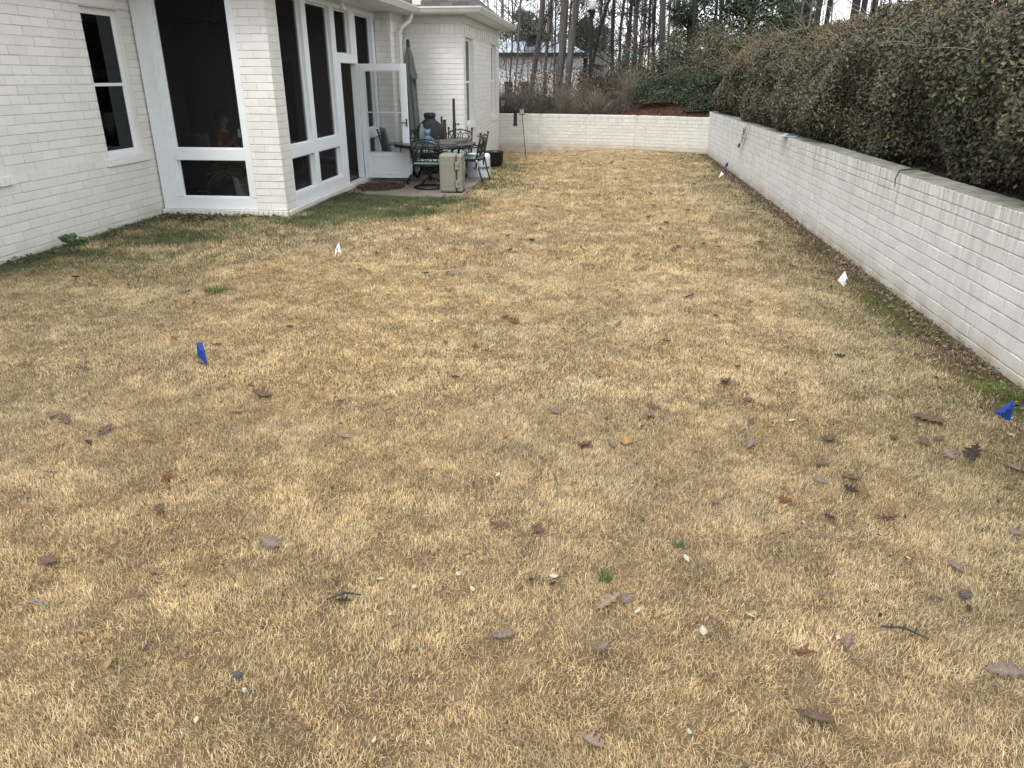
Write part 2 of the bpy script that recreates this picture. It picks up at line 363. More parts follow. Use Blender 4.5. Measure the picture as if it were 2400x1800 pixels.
def blades(n, x0, x1, y0, y1, length, width, seed, segs=2, lay=.75):
    rr = np.random.default_rng(seed)
    x = rr.uniform(x0, x1, n); y = rr.uniform(y0, y1, n)
    vis = (x > -.93 * y - .9) & (x < .80 * y + 1.6) & (x < 2.9) & (x > -6.6) & ~in_patio(x, y)
    vis &= ~((x < -4.62) & (y > 10.82)) & ~((x < -3.0) & (y > 17.25)) & (y < 23.2 - .22 * ss(x, -2, 1) * 3 - .3 * np.clip(x - 1.2, 0, 2))
    dens = .3 * fbm(x, y, 5.5, 101) + .7 * fbm(x, y, 15., 103); vis &= rr.random(n) < (.55 + .65 * ss(dens, .36, .56)) * (1 - .88 * soil_mask(x, y)) * (1 - .6 * moss_mask(x, y))
    x = x[vis]; y = y[vis]; k = len(x)
    ang = 2 * math.pi * fbm(x, y, 2.6, 111) * 1.6 + rr.normal(0, 1.5, k)
    tilt = np.clip(rr.normal(lay, .3, k), .1, 1.45)
    g = green_mask(x, y)
    L = length * rr.uniform(.55, 1.35, k) * (1 + .25 * g) * (.75 + .5 * fbm(x, y, 2.4, 121)); w = width * rr.uniform(.6, 1.3, k)
    dx, dy = np.cos(ang), np.sin(ang); px, py = -dy, dx
    tw = rr.uniform(-.9, .9, k); px = px * np.cos(tw); py = py * np.cos(tw); pz = np.sin(tw) * .6
    z = lawn_z(x, y) - .003
    col = grass_col(x, y, k, rr)
    P0 = np.stack([x, y, z], 1); S_ = np.stack([px, py, pz], 1) * (w / 2)[:, None]
    if segs == 2:
        m1 = np.stack([dx * np.sin(tilt * .6), dy * np.sin(tilt * .6), np.cos(tilt * .6)], 1) * (L * .5)[:, None]
        t2 = np.clip(tilt * 1.15 + rr.normal(0, .18, k), .1, 1.65)
        a2 = ang + rr.normal(0, .3, k)
        m2 = m1 + np.stack([np.cos(a2) * np.sin(t2), np.sin(a2) * np.sin(t2), np.cos(t2)], 1) * (L * .5)[:, None]
        V = np.stack([P0 - S_, P0 + S_, P0 + m1 + S_ * .85, P0 + m1 - S_ * .85, P0 + m2 + S_ * .15, P0 + m2 - S_ * .15], 1)
        V[:, :, 2] = np.maximum(V[:, :, 2], (z - .001)[:, None])
        b = np.arange(k)[:, None] * 6
        F = np.concatenate([b + np.array([0, 1, 2, 3]), b + np.array([3, 2, 4, 5])]); nv = 6
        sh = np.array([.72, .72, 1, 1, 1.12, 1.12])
    else:
        m2 = np.stack([dx * np.sin(tilt), dy * np.sin(tilt), np.cos(tilt)], 1) * L[:, None]
        V = np.stack([P0 - S_, P0 + S_, P0 + m2 + S_ * .3, P0 + m2 - S_ * .3], 1); b = np.arange(k)[:, None] * 4; F = b + np.array([0, 1, 2, 3]); nv = 4
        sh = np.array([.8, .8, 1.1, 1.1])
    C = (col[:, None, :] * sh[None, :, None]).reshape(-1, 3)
    return V.reshape(-1, 3), F, C
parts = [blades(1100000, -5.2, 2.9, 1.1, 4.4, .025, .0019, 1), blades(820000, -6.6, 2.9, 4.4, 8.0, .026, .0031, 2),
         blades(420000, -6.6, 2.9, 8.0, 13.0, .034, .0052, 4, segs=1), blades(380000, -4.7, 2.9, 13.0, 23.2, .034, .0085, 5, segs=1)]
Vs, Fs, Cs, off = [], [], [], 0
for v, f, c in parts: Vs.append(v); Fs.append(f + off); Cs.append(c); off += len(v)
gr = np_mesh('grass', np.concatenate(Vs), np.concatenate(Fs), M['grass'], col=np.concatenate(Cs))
tag(gr, 'dormant straw coloured lawn grass with green patches', 'grass', kind='stuff')
del Vs, Fs, Cs, parts
# raised ground behind the two retaining walls, out to the horizon
BW = [(-8., 23.2), (-2.97, 23.18), (-1.81, 23.1), (-.42, 22.8), (.98, 22.48), (1.28, 22.27), (2.93, 21.62)]
def yb(x): return np.interp(x, [p[0] for p in BW], [p[1] for p in BW])
def up_z(x, y):
    x = np.asarray(x, float); y = np.asarray(y, float); d = np.where(x > 3.1, 5, np.clip(y - yb(x), 0, 999))
    z = .86 + .10 * ss(x, 0, 3.1) + .04 * (x > 3.05)
    z = z + .27 * ss(d, .3, 3) * ss(x, -.2, 2.2) * ss(x, 6, 3.5) * ss(y, 32, 26) * ss(y, 21.5, 23.5)
    z = z - .5 * ss(y, 30, 50) + .05 * (fbm(x, y, .8, 131) - .5)
    return z
def grid(X, Y):
    ny, nx = X.shape; i = np.arange(ny * nx).reshape(ny, nx)
    return np.stack([X.ravel(), Y.ravel(), up_z(X.ravel(), Y.ravel())], 1), np.stack([i[:-1, :-1], i[:-1, 1:], i[1:, 1:], i[1:, :-1]], -1).reshape(-1, 4)
vx = np.concatenate([np.array([-400, -120, -40, -15]), np.arange(-8, 3.06, .25)]); vy = np.concatenate([np.arange(0, 8, .25), np.arange(8, 40, 2), np.array([60, 120, 300, 900])])
A, B = np.meshgrid(vx, vy); va, fa = grid(A, B + yb(A) + .13)
wx = np.concatenate([np.array([3.06]), np.arange(3.25, 9, .25), np.array([12, 20, 60, 150, 500])]); wy = np.concatenate([np.arange(-16, 24, .25), np.arange(24, 60, 2), np.array([80, 150, 400, 900])])
A, B = np.meshgrid(wx, wy); vb, fb = grid(A, B)
M['mulch'] = mat('dark_leaf_mulch', (.055, .038, .028), .95, bump=1., bscale=25, col2=(.10, .06, .04), nscale=14)
ug = np_mesh('upper_ground', np.concatenate([va, vb]), np.concatenate([fa, fb + len(va)]), M['mulch'], smooth=True); tag(ug, kind='structure')
far = MB().quad((-900, -900, -.45), (900, -900, -.45), (900, 900, -.45), (-900, 900, -.45)).build('ground', mat('far_soil', (.09, .07, .045), .95, noise=.4, nscale=.3)); tag(far, kind='structure')
#================================================================ RETAINING WALLS
rw = empty('garden_wall', (2.92, 8, 0), 0, 'long white painted brick retaining wall below the hedge, running down the right side', 'wall')
def loc_parent(root):
    """parts are modelled in world coordinates; keep them there under a root that stands elsewhere"""
    for c in root.children: c.matrix_parent_inverse = Matrix.Translation(-Vector(root.location)) @ Matrix.Identity(4)
ZT = 1.085
brick_panel('brickwork', M['brick_wall'], rw, on_x(2.92, -1), -8, 21.7, -.04, ZT, rowlock=[(ZT - .105, ZT)], bl=.26, gap=.0045)
def cap_bricks(pts, w, z, name, m, parent):
    """rowlock bricks laid across the top of a wall along a polyline; w = thickness"""
    V = []; F = []; n = 0; rr = np.random.default_rng(5)
    for (ax, ay), (bx, by) in zip(pts[:-1], pts[1:]):
        L = math.hypot(bx - ax, by - ay); ux, uy = (bx - ax) / L, (by - ay) / L; nx_, ny_ = (uy, -ux)
        V += [(ax, ay, z - .013), (bx, by, z - .013), (bx + nx_ * w, by + ny_ * w, z - .013), (ax + nx_ * w, ay + ny_ * w, z - .013)]; F.append((n, n + 1, n + 2, n + 3)); n += 4
        for k in range(int(L / .0765)):
            a = k * .0765 + .0035; b = a + .0645; zz = z + rr.uniform(-.0015, .0015)
            o = [(a, .003), (b, .003), (b, w - .003), (a, w - .003)]
            for dz, ins in ((-.013, 0), (-.004, 0), (0, .004)):
                for i_, (t, s2) in enumerate(o):
                    t2 = t + (ins if i_ in (0, 3) else -ins); s3 = s2 + (ins if i_ < 2 else -ins)
                    V.append((ax + ux * t2 + nx_ * s3, ay + uy * t2 + ny_ * s3, zz + dz))
            for L2 in (0, 4):
                for e in range(4): f = (e + 1) % 4; F.append((n + L2 + e, n + L2 + f, n + L2 + 4 + f, n + L2 + 4 + e))
            F.append((n + 8, n + 9, n + 10, n + 11)); n += 12
    return np_mesh(name, np.array(V), np.array(F), m, parent, fac=np.zeros(len(V)))
cap_bricks([(2.92, -8), (2.92, 21.7)], .28, ZT + .001, 'cap', M['cap'], rw)
MB().quad((3.2, -8, .5), (3.2, 21.9, .5), (3.2, 21.9, ZT - .01), (3.2, -8, ZT - .01)).quad((3.2, 21.9, .5), (2.93, 21.9, .5), (2.93, 21.9, ZT), (3.2, 21.9, ZT)).build('back_face', M['cap'], rw)
loc_parent(rw)
bw = empty('garden_wall', (0, 22.6, 0), 0, 'low cream painted brick wall closing the far end of the lawn', 'wall')
BP = [(-3.3, 23.2)] + BW[1:]
for i, ((ax, ay), (bx, by)) in enumerate(zip(BP[:-1], BP[1:])):
    L = math.hypot(bx - ax, by - ay); ux, uy = (bx - ax) / L, (by - ay) / L
    base_u = sum(math.hypot(BP[j + 1][0] - BP[j][0], BP[j + 1][1] - BP[j][1]) for j in range(i))
    fm = (lambda ax, ay, ux, uy, bu: lambda u, z, d: (ax + ux * (u - bu) + uy * d, ay + uy * (u - bu) - ux * d, z))(ax, ay, ux, uy, base_u)
    brick_panel('brickwork', M['brick_back'], bw, fm, base_u, base_u + L, -.17, .935, rowlock=[(.845, .935)], bl=.21, bh=.092, gap=.0035)
cap_bricks([(b[0], b[1]) for b in reversed(BP)], .24, .937, 'cap', M['brick_back'], bw)
loc_parent(bw)
#================================================================ HOUSE
H = empty('brick_house', (-4.65, 14, 0), 0, 'white painted brick house with a screened porch and grey shingle roof', 'house')
XL, XP, YF, XJ, YJ, XB, YB, YE = -6.63, -4.65, 10.88, -4.32, 16.2, -3.02, 17.3, 23.3
WT = 2.79
w1 = (9.80, 10.63, .915, WT); w0 = (7.05, 7.905, .915, WT)
brick_panel('wall', M['brick'], H, on_x(XL), -3, YF + .05, -.03, 3.15, holes=[w1, w0, (4.3, 5.2, .915, WT)], rowlock=[(WT, WT + .2)] if 0 else [])
def ret(holeX, h, depth, s=1):   # brick returns of an opening in an X plane
    ya, yb_, za, zb = h; b = MB(); x0 = holeX - s * .007; x1 = holeX - s * depth
    b.quad((x0, ya, za), (x1, ya, za), (x1, ya, zb), (x0, ya, zb)).quad((x0, yb_, za), (x0, yb_, zb), (x1, yb_, zb), (x1, yb_, za)).quad((x0, ya, zb), (x1, ya, zb), (x1, yb_, zb), (x0, yb_, zb)).quad((x0, ya, za), (x0, yb_, za), (x1, yb_, za), (x1, ya, za))
    return b
M['winframe'] = M['vinyl']
def window(X, h, parent, drape=True, depth=.075, t=.05):
    ya, yb_, za, zb = h; zm = (za + zb) / 2 - .02; x = X - depth
    ret(X, h, depth + .02).build('reveal', M['brick'], parent)
    f = MB()
    f.box(x - .05, x, ya, ya + t, za, zb).box(x - .05, x, yb_ - t, yb_, za, zb).box(x - .05, x, ya + t, yb_ - t, zb - t, zb).box(x - .05, x + .012, ya + t, yb_ - t, za, za + t)
    w = f.build('window', M['vinyl'], parent, bevel=.004)
    s = MB()
    for a, b_, dx in ((zm, zb - t, -.003), (za + t, zm + .04, -.014)):
        q = .028; xx = x + dx
        s.box(xx - .02, xx, ya + t, ya + t + q, a, b_).box(xx - .02, xx, yb_ - t - q, yb_ - t, a, b_).box(xx - .02, xx + (.006 if a == zm else 0), ya + t + q, yb_ - t - q, a, a + q + .012).box(xx - .02, xx, ya + t + q, yb_ - t - q, b_ - q, b_)
    s.build('sash', M['vinyl'], w)
    MB().box(x - .012, x - .009, ya + t + .03, yb_ - t - .03, zm + .03, zb - t - .03).box(x - .022, x - .019, ya + t + .03, yb_ - t - .03, za + t + .03, zm + .01).build('pane', M['glass'], w)
    if drape:
        c = MB(); n = 14
        for side in (0, 1):
            pts = []
            for i in range(n + 1):
                u = i / n * .22; yy = (yb_ - .02 - u) if side else (ya + .02 + u); pts.append((x - .16 - .03 * math.sin(i * 1.9), yy))
            for (p, q), (r_, s2) in zip(pts[:-1], pts[1:]): c.quad((p, q, za - .4), (r_, s2, za - .4), (r_, s2, zb + .1), (p, q, zb + .1))
        c.build('curtain', M['curtain'], w)
    # rowlock brick sill, proud of the wall
    sb = MB(); k = int((yb_ - ya + .12) / .0765) + 1; st = (yb_ - ya + .14) / k
    for i in range(k):
        a = ya - .07 + i * st; sb.box(X - depth, X + .035, a + .002, a + st - .002, za - .098, za - .004)
    sb.build('sill', M['brick'], w, bevel=.004)
    return w
M['curtain'] = mat('grey_curtain', (.035, .042, .04), .9)
window(XL, w1, H); window(XL, w0, H); window(XL, (4.3, 5.2, .915, WT), H, drape=False)
# screened porch: brick pillar, ledge, timber frames
brick_panel('pillar', M['brick'], H, on_y(YF - .02), -5.10, XP + .012, .085, 3.1)
brick_panel('pillar', M['brick'], H, on_x(XP + .012), YF - .02, 11.24, .085, 3.1)
MB().box(-5.098, XP + .001, YF - .01, 11.238, .09, 3.09).build('pillar_core', M['brick'], H)
def ledge(pts_fn, a, b): pass
lg = MB()
x = -6.60
while x < XP + .05 - .05: lg.box(x, min(x + .067, XP + .06), YF - .075, YF + .1, .0, .082); x += .0765
y = YF - .075 + .0765
while y < YJ: lg.box(XP - .1, XP + .062, y, y + .067, .0, .082); y += .0765
lg.build('ledge', M['brick'], H, bevel=.003)
MB().box(-6.62, XP + .045, YF - .058, YJ, -.1, .0).build('foundation', mat('mossy_mortar', (.33, .30, .25), .9, noise=.5, nscale=6), H)
MB().box(-6.6, XP + .04, YF - .055, YF + .1, .004, .066).box(XP - .1, XP + .045, YF, YJ, .004, .066).build('mortar', mat('dirty_mortar', (.40, .38, .34), .9), H)
def frames(axis, c, d, spec):
    """spec boxes (u0,u1,z0,z1) in a wall plane, thickness d inward"""
    b = MB()
    for u0, u1, z0, z1, *e in spec:
        o = e[0] if e else 0.
        if axis == 'y': b.box(u0, u1, c - o, c + d, z0, z1)
        else: b.box(c - d, c + o, u0, u1, z0, z1)
    return b
front = [(-6.605, -6.36, .085, 3.1), (-6.36, -6.29, .26, 3.1, -.02), (-5.21, -5.10, .26, 3.1), (-6.36, -5.10, .085, .255, .006), (-6.29, -5.21, .80, .96, .004), (-6.29, -5.21, 3.0, 3.1, .004)]
frames('y', YF, .1, front).build('porch_frame', M['white'], H, bevel=.005)
fi = [(-6.29, -6.265, .255, .80), (-6.29, -6.265, .96, 3.0), (-5.235, -5.21, .255, .80), (-5.235, -5.21, .96, 3.0), (-6.265, -5.235, .255, .275), (-6.265, -5.235, .96, .98)]
frames('y', YF + .045, .03, fi).build('screen_trim', M['white'], H, bevel=.003)
MB().box(-6.27, -5.23, YF + .06, YF + .062, .26, .81).build('insect_screen', M['screen'], H)
MB().box(-6.27, -5.23, YF + .06, YF + .062, .95, 3.01).build('insect_screen', M['screen'], H)
side = [(11.245, 11.29, .26, 3.05), (12.24, 12.44, .26, 3.05), (13.55, 13.78, .26, 3.05), (13.78, 13.93, .085, 2.18), (14.85, 14.95, .085, 3.05), (14.60, 14.85, 2.33, 3.05), (16.02, 16.2, .26, 3.05),
        (11.245, 13.78, .085, .265, .004), (14.95, 16.2, .085, .265, .004), (11.29, 12.24, .80, .97, .005), (12.44, 13.55, .80, .97, .005), (14.95, 16.02, .80, .97, .005), (13.78, 14.85, 2.18, 2.33, .005),
        (11.245, 16.2, 3.05, 3.12, .003)]
frames('x', XP, .12, side).build('porch_frame', M['white'], H, bevel=.005)
tr = []
pan = [(11.29, 12.24, .265, .80), (11.29, 12.24, .97, 3.05), (12.44, 13.55, .265, .80), (12.44, 13.55, .97, 3.05), (13.78, 14.60, 2.33, 3.05), (14.95, 16.02, .265, .80), (14.95, 16.02, .97, 3.05)]
for a, b_, z0, z1 in pan: tr += [(a, a + .03, z0, z1), (b_ - .03, b_, z0, z1), (a + .03, b_ - .03, z0, z0 + .025), (a + .03, b_ - .03, z1 - .025, z1)]
frames('x', XP - .06, .035, tr).build('screen_trim', M['white'], H, bevel=.003)
for a, b_, z0, z1 in pan: MB().box(XP - .082, XP - .08, a + .01, b_ - .01, z0 + .01, z1 - .01).build('insect_screen', M['screen'], H)
# screen door standing open, square to the porch side
dl = MB(); x0, x1, yd = -4.63, -3.70, 14.85; T = .038
dl.box(x0, x0 + .115, yd, yd + T, .085, 2.18).box(x1 - .115, x1, yd, yd + T, .085, 2.18).box(x0 + .115, x1 - .115, yd, yd + T, 2.065, 2.18).box(x0 + .115, x1 - .115, yd, yd + T, .49, .565).box(x0 + .115, x1 - .115, yd, yd + T, .085, .19)
dr = dl.build('screen_door', M['white'], H, bevel=.005)
MB().box(x0 + .112, x1 - .112, yd + .012, yd + .026, .185, .495).build('kick_panel', M['white'], dr)
b = MB()
for a, c_, z0, z1 in ((x0 + .115, x0 + .135, .565, 2.065), (x1 - .135, x1 - .115, .565, 2.065), (x0 + .135, x1 - .135, 2.045, 2.065), (x0 + .135, x1 - .135, .565, .585)): b.box(a, c_, yd - .006, yd + .02, z0, z1)
b.box(x0 + .135, x1 - .135, yd - .001, yd + .012, 1.305, 1.325)
b.build('screen_bead', M['gutter'], dr)
MB().box(x0 + .12, x1 - .12, yd + .014, yd + .0155, .57, 2.06).build('insect_screen', M['door_screen'], dr)
MB().box(x1 - .04, x1 - .02, yd - .03, yd, 1.06, 1.20).tube([(x1 - .03, yd - .035, 1.13), (x1 - .13, yd - .045, 1.13)], .009).build('handle', M['black'], dr)
MB().box(x0 + .46, x0 + .54, yd - .004, yd, .15, .165).build('door_sweep_tag', M['gutter'], dr)
# brick beyond the porch, recess and the rear wing
brick_panel('wall', M['brick'], H, on_y(YJ), XP + .005, XJ, -.1, 3.01, rowlock=[(2.80, 3.01)], soldier=True)
brick_panel('wall', M['brick'], H, on_x(XJ), YJ, YB, -.1, 3.01, rowlock=[(2.80, 3.01)], soldier=True)
brick_panel('wall', M['brick'], H, on_y(YB), XJ, XB, -.1, 3.01, rowlock=[(2.80, 3.01)], soldier=True)
v1 = (17.62, 18.72, .92, 2.76); v2 = (21.72, 22.72, .92, 2.76)
brick_panel('wall', M['brick'], H, on_x(XB), YB, YE, -.3, 3.01, holes=[v1, v2], rowlock=[(2.80, 3.01)], soldier=True)
brick_panel('wall', M['brick'], H, on_y(YE, 1), -9, XB, -.3, 3.01)
window(XB, v1, H, depth=.098, t=.03); window(XB, v2, H, depth=.098, t=.03)
# frieze, soffit, gutters
GZ = 3.17; ex, fx, fy = -3.97, -2.65, 16.93; ye = 23.65
MB().box(XP - .01, XP + .025, YF - .03, YJ, 3.12, GZ + .02).box(XJ - .02, XJ + .022, YJ, YB, 3.01, GZ + .02).box(XP, XJ + .022, YJ - .022, YJ + .01, 3.01, GZ + .02).box(XJ + .022, XB + .022, YB - .022, YB, 3.01, GZ + .02).box(XB, XB + .022, YB, YE + .02, 3.01, GZ + .02).box(XL - .01, XP, YF - .03, YF + .02, 3.1, GZ + .02).build('frieze', M['gutter'], H, bevel=.006)
MB().box(XP, ex, 10.45, fy, GZ, GZ + .02).box(XP, fx, fy, ye, GZ, GZ + .02).box(-6.63, XP, 10.45, 10.86, GZ, GZ + .02).box(-6.63, -6.25, -3, 10.45, GZ, GZ + .02).build('soffit', M['white'], H)
def gutter_run(pts):
    """K-style gutter profile swept along an eave polyline, outward side on the right of travel"""
    prof = [(0, 0), (.0, -.125), (.055, -.125), (.075, -.095), (.095, -.05), (.11, -.03), (.11, 0), (.10, 0), (.10, -.02), (.01, -.02)]
    V = []; F = []; n = len(prof)
    for i, (x, y) in enumerate(pts):
        d0 = Vector((x - pts[i - 1][0], y - pts[i - 1][1])).normalized() if i else None
        d1 = Vector((pts[i + 1][0] - x, pts[i + 1][1] - y)).normalized() if i < len(pts) - 1 else None
        if d0 is None: d0 = d1
        if d1 is None: d1 = d0
        n0 = Vector((d0.y, -d0.x)); n1 = Vector((d1.y, -d1.x)); m_ = (n0 + n1); m_ = m_ / max(.3, m_.dot(n0))
        for u, z in prof: V.append((x + m_.x * u, y + m_.y * u, GZ + .13 + z))
    for i in range(len(pts) - 1):
        for j in range(n): a = i * n + j; c_ = i * n + (j + 1) % n; F.append((a, c_, c_ + n, a + n))
    F.append(tuple(range(n))); F.append(tuple(range(len(V) - n, len(V))))
    return MB().add(V, F)
gutter_run([(-9, ye), (fx, ye), (fx, fy), (ex, fy), (ex, 10.45), (-6.25, 10.45), (-6.25, -3)][::-1]).build('gutter', M['gutter'], H)
dn = []
dsx, dsy = -4.22, 16.55
MB().tube([(ex - .02, 16.7, GZ + .02), (ex - .02, 16.7, GZ - .07), (ex - .07, 16.68, GZ - .16), (dsx + .05, 16.58, GZ - .27), (dsx, dsy, GZ - .36), (dsx, dsy, GZ - .5), (dsx, dsy, .2), (dsx + .02, dsy, .1), (dsx + .2, dsy, .04)], .045, 8).build('downspout', M['gutter'], H)
fl = MB().lathe([(.0, .0), (.06, .0), (.06, -.03), (.03, -.04)], (-4.5, 13.75, GZ)); fo = fl.build('floodlight', M['white'], H)
MB().lathe([(.02, 0), (.035, -.03), (.06, -.1), (.062, -.12), (.05, -.125)], (-4.47, 13.72, GZ - .04), 16).build('lamp_head', M['vinyl'], fo, smooth=True)
# roofs
def shingle_mat():
    m = bpy.data.materials.new('grey_shingles'); m.use_nodes = True; t = m.node_tree; b = t.nodes['Principled BSDF']; L = t.links.new
    tc = t.nodes.new('ShaderNodeTexCoord'); br = t.nodes.new('ShaderNodeTexBrick'); br.inputs['Scale'].default_value = 1
    br.inputs['Brick Width'].default_value = .3; br.inputs['Row Height'].default_value = .14; br.inputs['Mortar Size'].default_value = .006
    br.inputs['Color1'].default_value = (.085, .08, .074, 1); br.inputs['Color2'].default_value = (.05, .047, .044, 1); br.inputs['Mortar'].default_value = (.02, .02, .02, 1)
    L(tc.outputs['UV'], br.inputs['Vector']); L(br.outputs['Color'], b.inputs['Base Color']); b.inputs['Roughness'].default_value = .95
    bp = t.nodes.new('ShaderNodeBump'); bp.inputs['Distance'].default_value = .01; bp.invert = True; L(br.outputs['Fac'], bp.inputs['Height']); L(bp.outputs[0], b.inputs['Normal'])
    return m
M['shingle'] = shingle_mat()
def roof(name, polys, parent, m):
    me = bpy.data.meshes.new(name); V = []; F = []; UV = []
    for P in polys:
        P = [Vector(p) for p in P]; n = (P[1] - P[0]).cross(P[2] - P[0]).normalized(); h = Vector((0, 0, 1)).cross(n).normalized(); s = n.cross(h)
        F.append(tuple(range(len(V), len(V) + len(P)))); V += P; UV += [(p.dot(h), p.dot(s)) for p in P]
    me.from_pydata(V, [], F); me.update(); uv = me.uv_layers.new(name='UVMap'); uv.data.foreach_set('uv', np.array(UV).ravel()); me.materials.append(m)
    o = bpy.data.objects.new(name, me); COL.objects.link(o); o.parent = parent; return o
Z0 = GZ + .135; sl_ = .72
def rz(d): return Z0 + d * sl_
rx = -10.
rf = roof('roof', [[(ex, 10.4, Z0), (ex, 24, Z0), (rx, 24, rz(ex - rx)), (rx, 10.4, rz(ex - rx))],
    [(-6.2, -3, Z0), (-6.2, 10.45, Z0), (rx, 10.45, rz(-6.2 - rx)), (rx, -3, rz(-6.2 - rx))],
    [(ex, 10.4, Z0), (rx, 10.4, rz(ex - rx)), (-6.2, 10.4, Z0)],
    [(fx, fy, Z0), (fx, ye, Z0), (-6.01, ye - 3.36, rz(3.36)), (-6.01, fy + 3.36, rz(3.36))],
    [(fx, fy, Z0), (-6.01, fy + 3.36, rz(3.36)), (-9.37, fy, Z0)],
    [(fx, ye, Z0), (-9.37, ye, Z0), (-6.01, ye - 3.36, rz(3.36))]], H, M['shingle'])
tv = MB().box(-4.02, -3.84, 16.98, 17.12, rz(0) - .02, rz(0) + .15); tv.build('roof_vent', M['gutter'], rf, bevel=.008)
MB().lathe([(.04, 0), (.04, .06), (.02, .09), (0, .095)], (-3.2, 18.0, rz(.4) - .02), 12).build('roof_vent', M['vinyl'], rf)
# rooms behind the openings
def room(x0, x1, y0, y1, z0, z1, skip):
    b = MB(); P = lambda x, y, z: (x, y, z)
    if 'x0' not in skip: b.quad((x0, y0, z0), (x0, y1, z0), (x0, y1, z1), (x0, y0, z1))
    if 'x1' not in skip: b.quad((x1, y0, z0), (x1, y0, z1), (x1, y1, z1), (x1, y1, z0))
    if 'y0' not in skip: b.quad((x0, y0, z0), (x0, y0, z1), (x1, y0, z1), (x1, y0, z0))
    if 'y1' not in skip: b.quad((x0, y1, z0), (x1, y1, z0), (x1, y1, z1), (x0, y1, z1))
    b.quad((x0, y0, z1), (x0, y1, z1), (x1, y1, z1), (x1, y0, z1)); return b.quad((x0, y0, z0), (x1, y0, z0), (x1, y1, z0), (x0, y1, z0))
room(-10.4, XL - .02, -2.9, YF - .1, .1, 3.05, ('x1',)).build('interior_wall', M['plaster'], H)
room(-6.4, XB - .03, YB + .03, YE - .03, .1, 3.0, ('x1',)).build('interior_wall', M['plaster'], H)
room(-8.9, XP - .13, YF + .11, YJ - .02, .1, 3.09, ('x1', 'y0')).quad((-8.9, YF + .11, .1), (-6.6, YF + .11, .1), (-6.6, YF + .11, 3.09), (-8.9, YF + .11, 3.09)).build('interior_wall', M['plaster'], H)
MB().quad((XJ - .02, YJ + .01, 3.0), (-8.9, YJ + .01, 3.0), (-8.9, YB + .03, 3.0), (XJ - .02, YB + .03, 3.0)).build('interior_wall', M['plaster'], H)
MB().box(-7.35, -6.45, YJ - .06, YJ - .03, .1, 2.25).build('inner_door', M['dark_wood'], H)
fan = MB().tube([(-6.6, 13.3, 3.09), (-6.6, 13.3, 2.85)], .02).lathe([(.02, 0), (.1, .02), (.1, .09), (.02, .11)], (-6.6, 13.3, 2.75), 16)
for k in range(5):
    a = k * 2 * math.pi / 5 + .3; c_, s2 = math.cos(a), math.sin(a)
    fan.add([(-6.6 + c_ * r_ - s2 * w_, 13.3 + s2 * r_ + c_ * w_, 2.8 + z_) for z_ in (0, .012) for r_, w_ in ((.1, -.05), (.1, .05), (.68, .075), (.68, -.075))], [(0, 1, 2, 3), (7, 6, 5, 4), (0, 4, 5, 1), (1, 5, 6, 2), (2, 6, 7, 3), (3, 7, 4, 0)])
fan.build('ceiling_fan', M['dark_wood'], H)
loc_parent(H)
#================================================================ PATIO
pm = mat('wet_flagstone', (.22, .20, .17), .7, noise=.4, nscale=2.5, bump=.4, bscale=12, col2=(.16, .14, .12))
pt = MB(); rr2 = random.Random(4)
def patio_edge(y):   # right edge of the flags
    return -2.36 + .06 * math.sin(y * 3)
yy = 12.98
rows_ = [12.95, 13.35, 13.85, 14.4, 14.9, 15.45, 16.0, 16.55, 17.1]
for ra, rb in zip(rows_[:-1], rows_[1:]):
    xx = XP + .07
    while xx < -2.42:
        wv = rr2.uniform(.35, .65); x2 = min(xx + wv, -2.36)
        if -2.36 - x2 < .15: x2 = -2.36
        ya = ra + (.36 * max(0, min(1, (-xx - 3.6) / 1.0)) if ra == 12.95 else 0) + (.2 if (ra == 12.95 and x2 > -2.6) else 0)
        pt.box(xx + .008, x2 - .008, ya + .008, rb - .008, -.05, .016 + rr2.uniform(-.003, .003)); xx = x2
pt.box(XP + .07, -2.38, 13.36, 17.1, -.06, .007)
po = pt.build('patio', pm, bevel=.006); tag(po, kind='structure')
PZ = .016
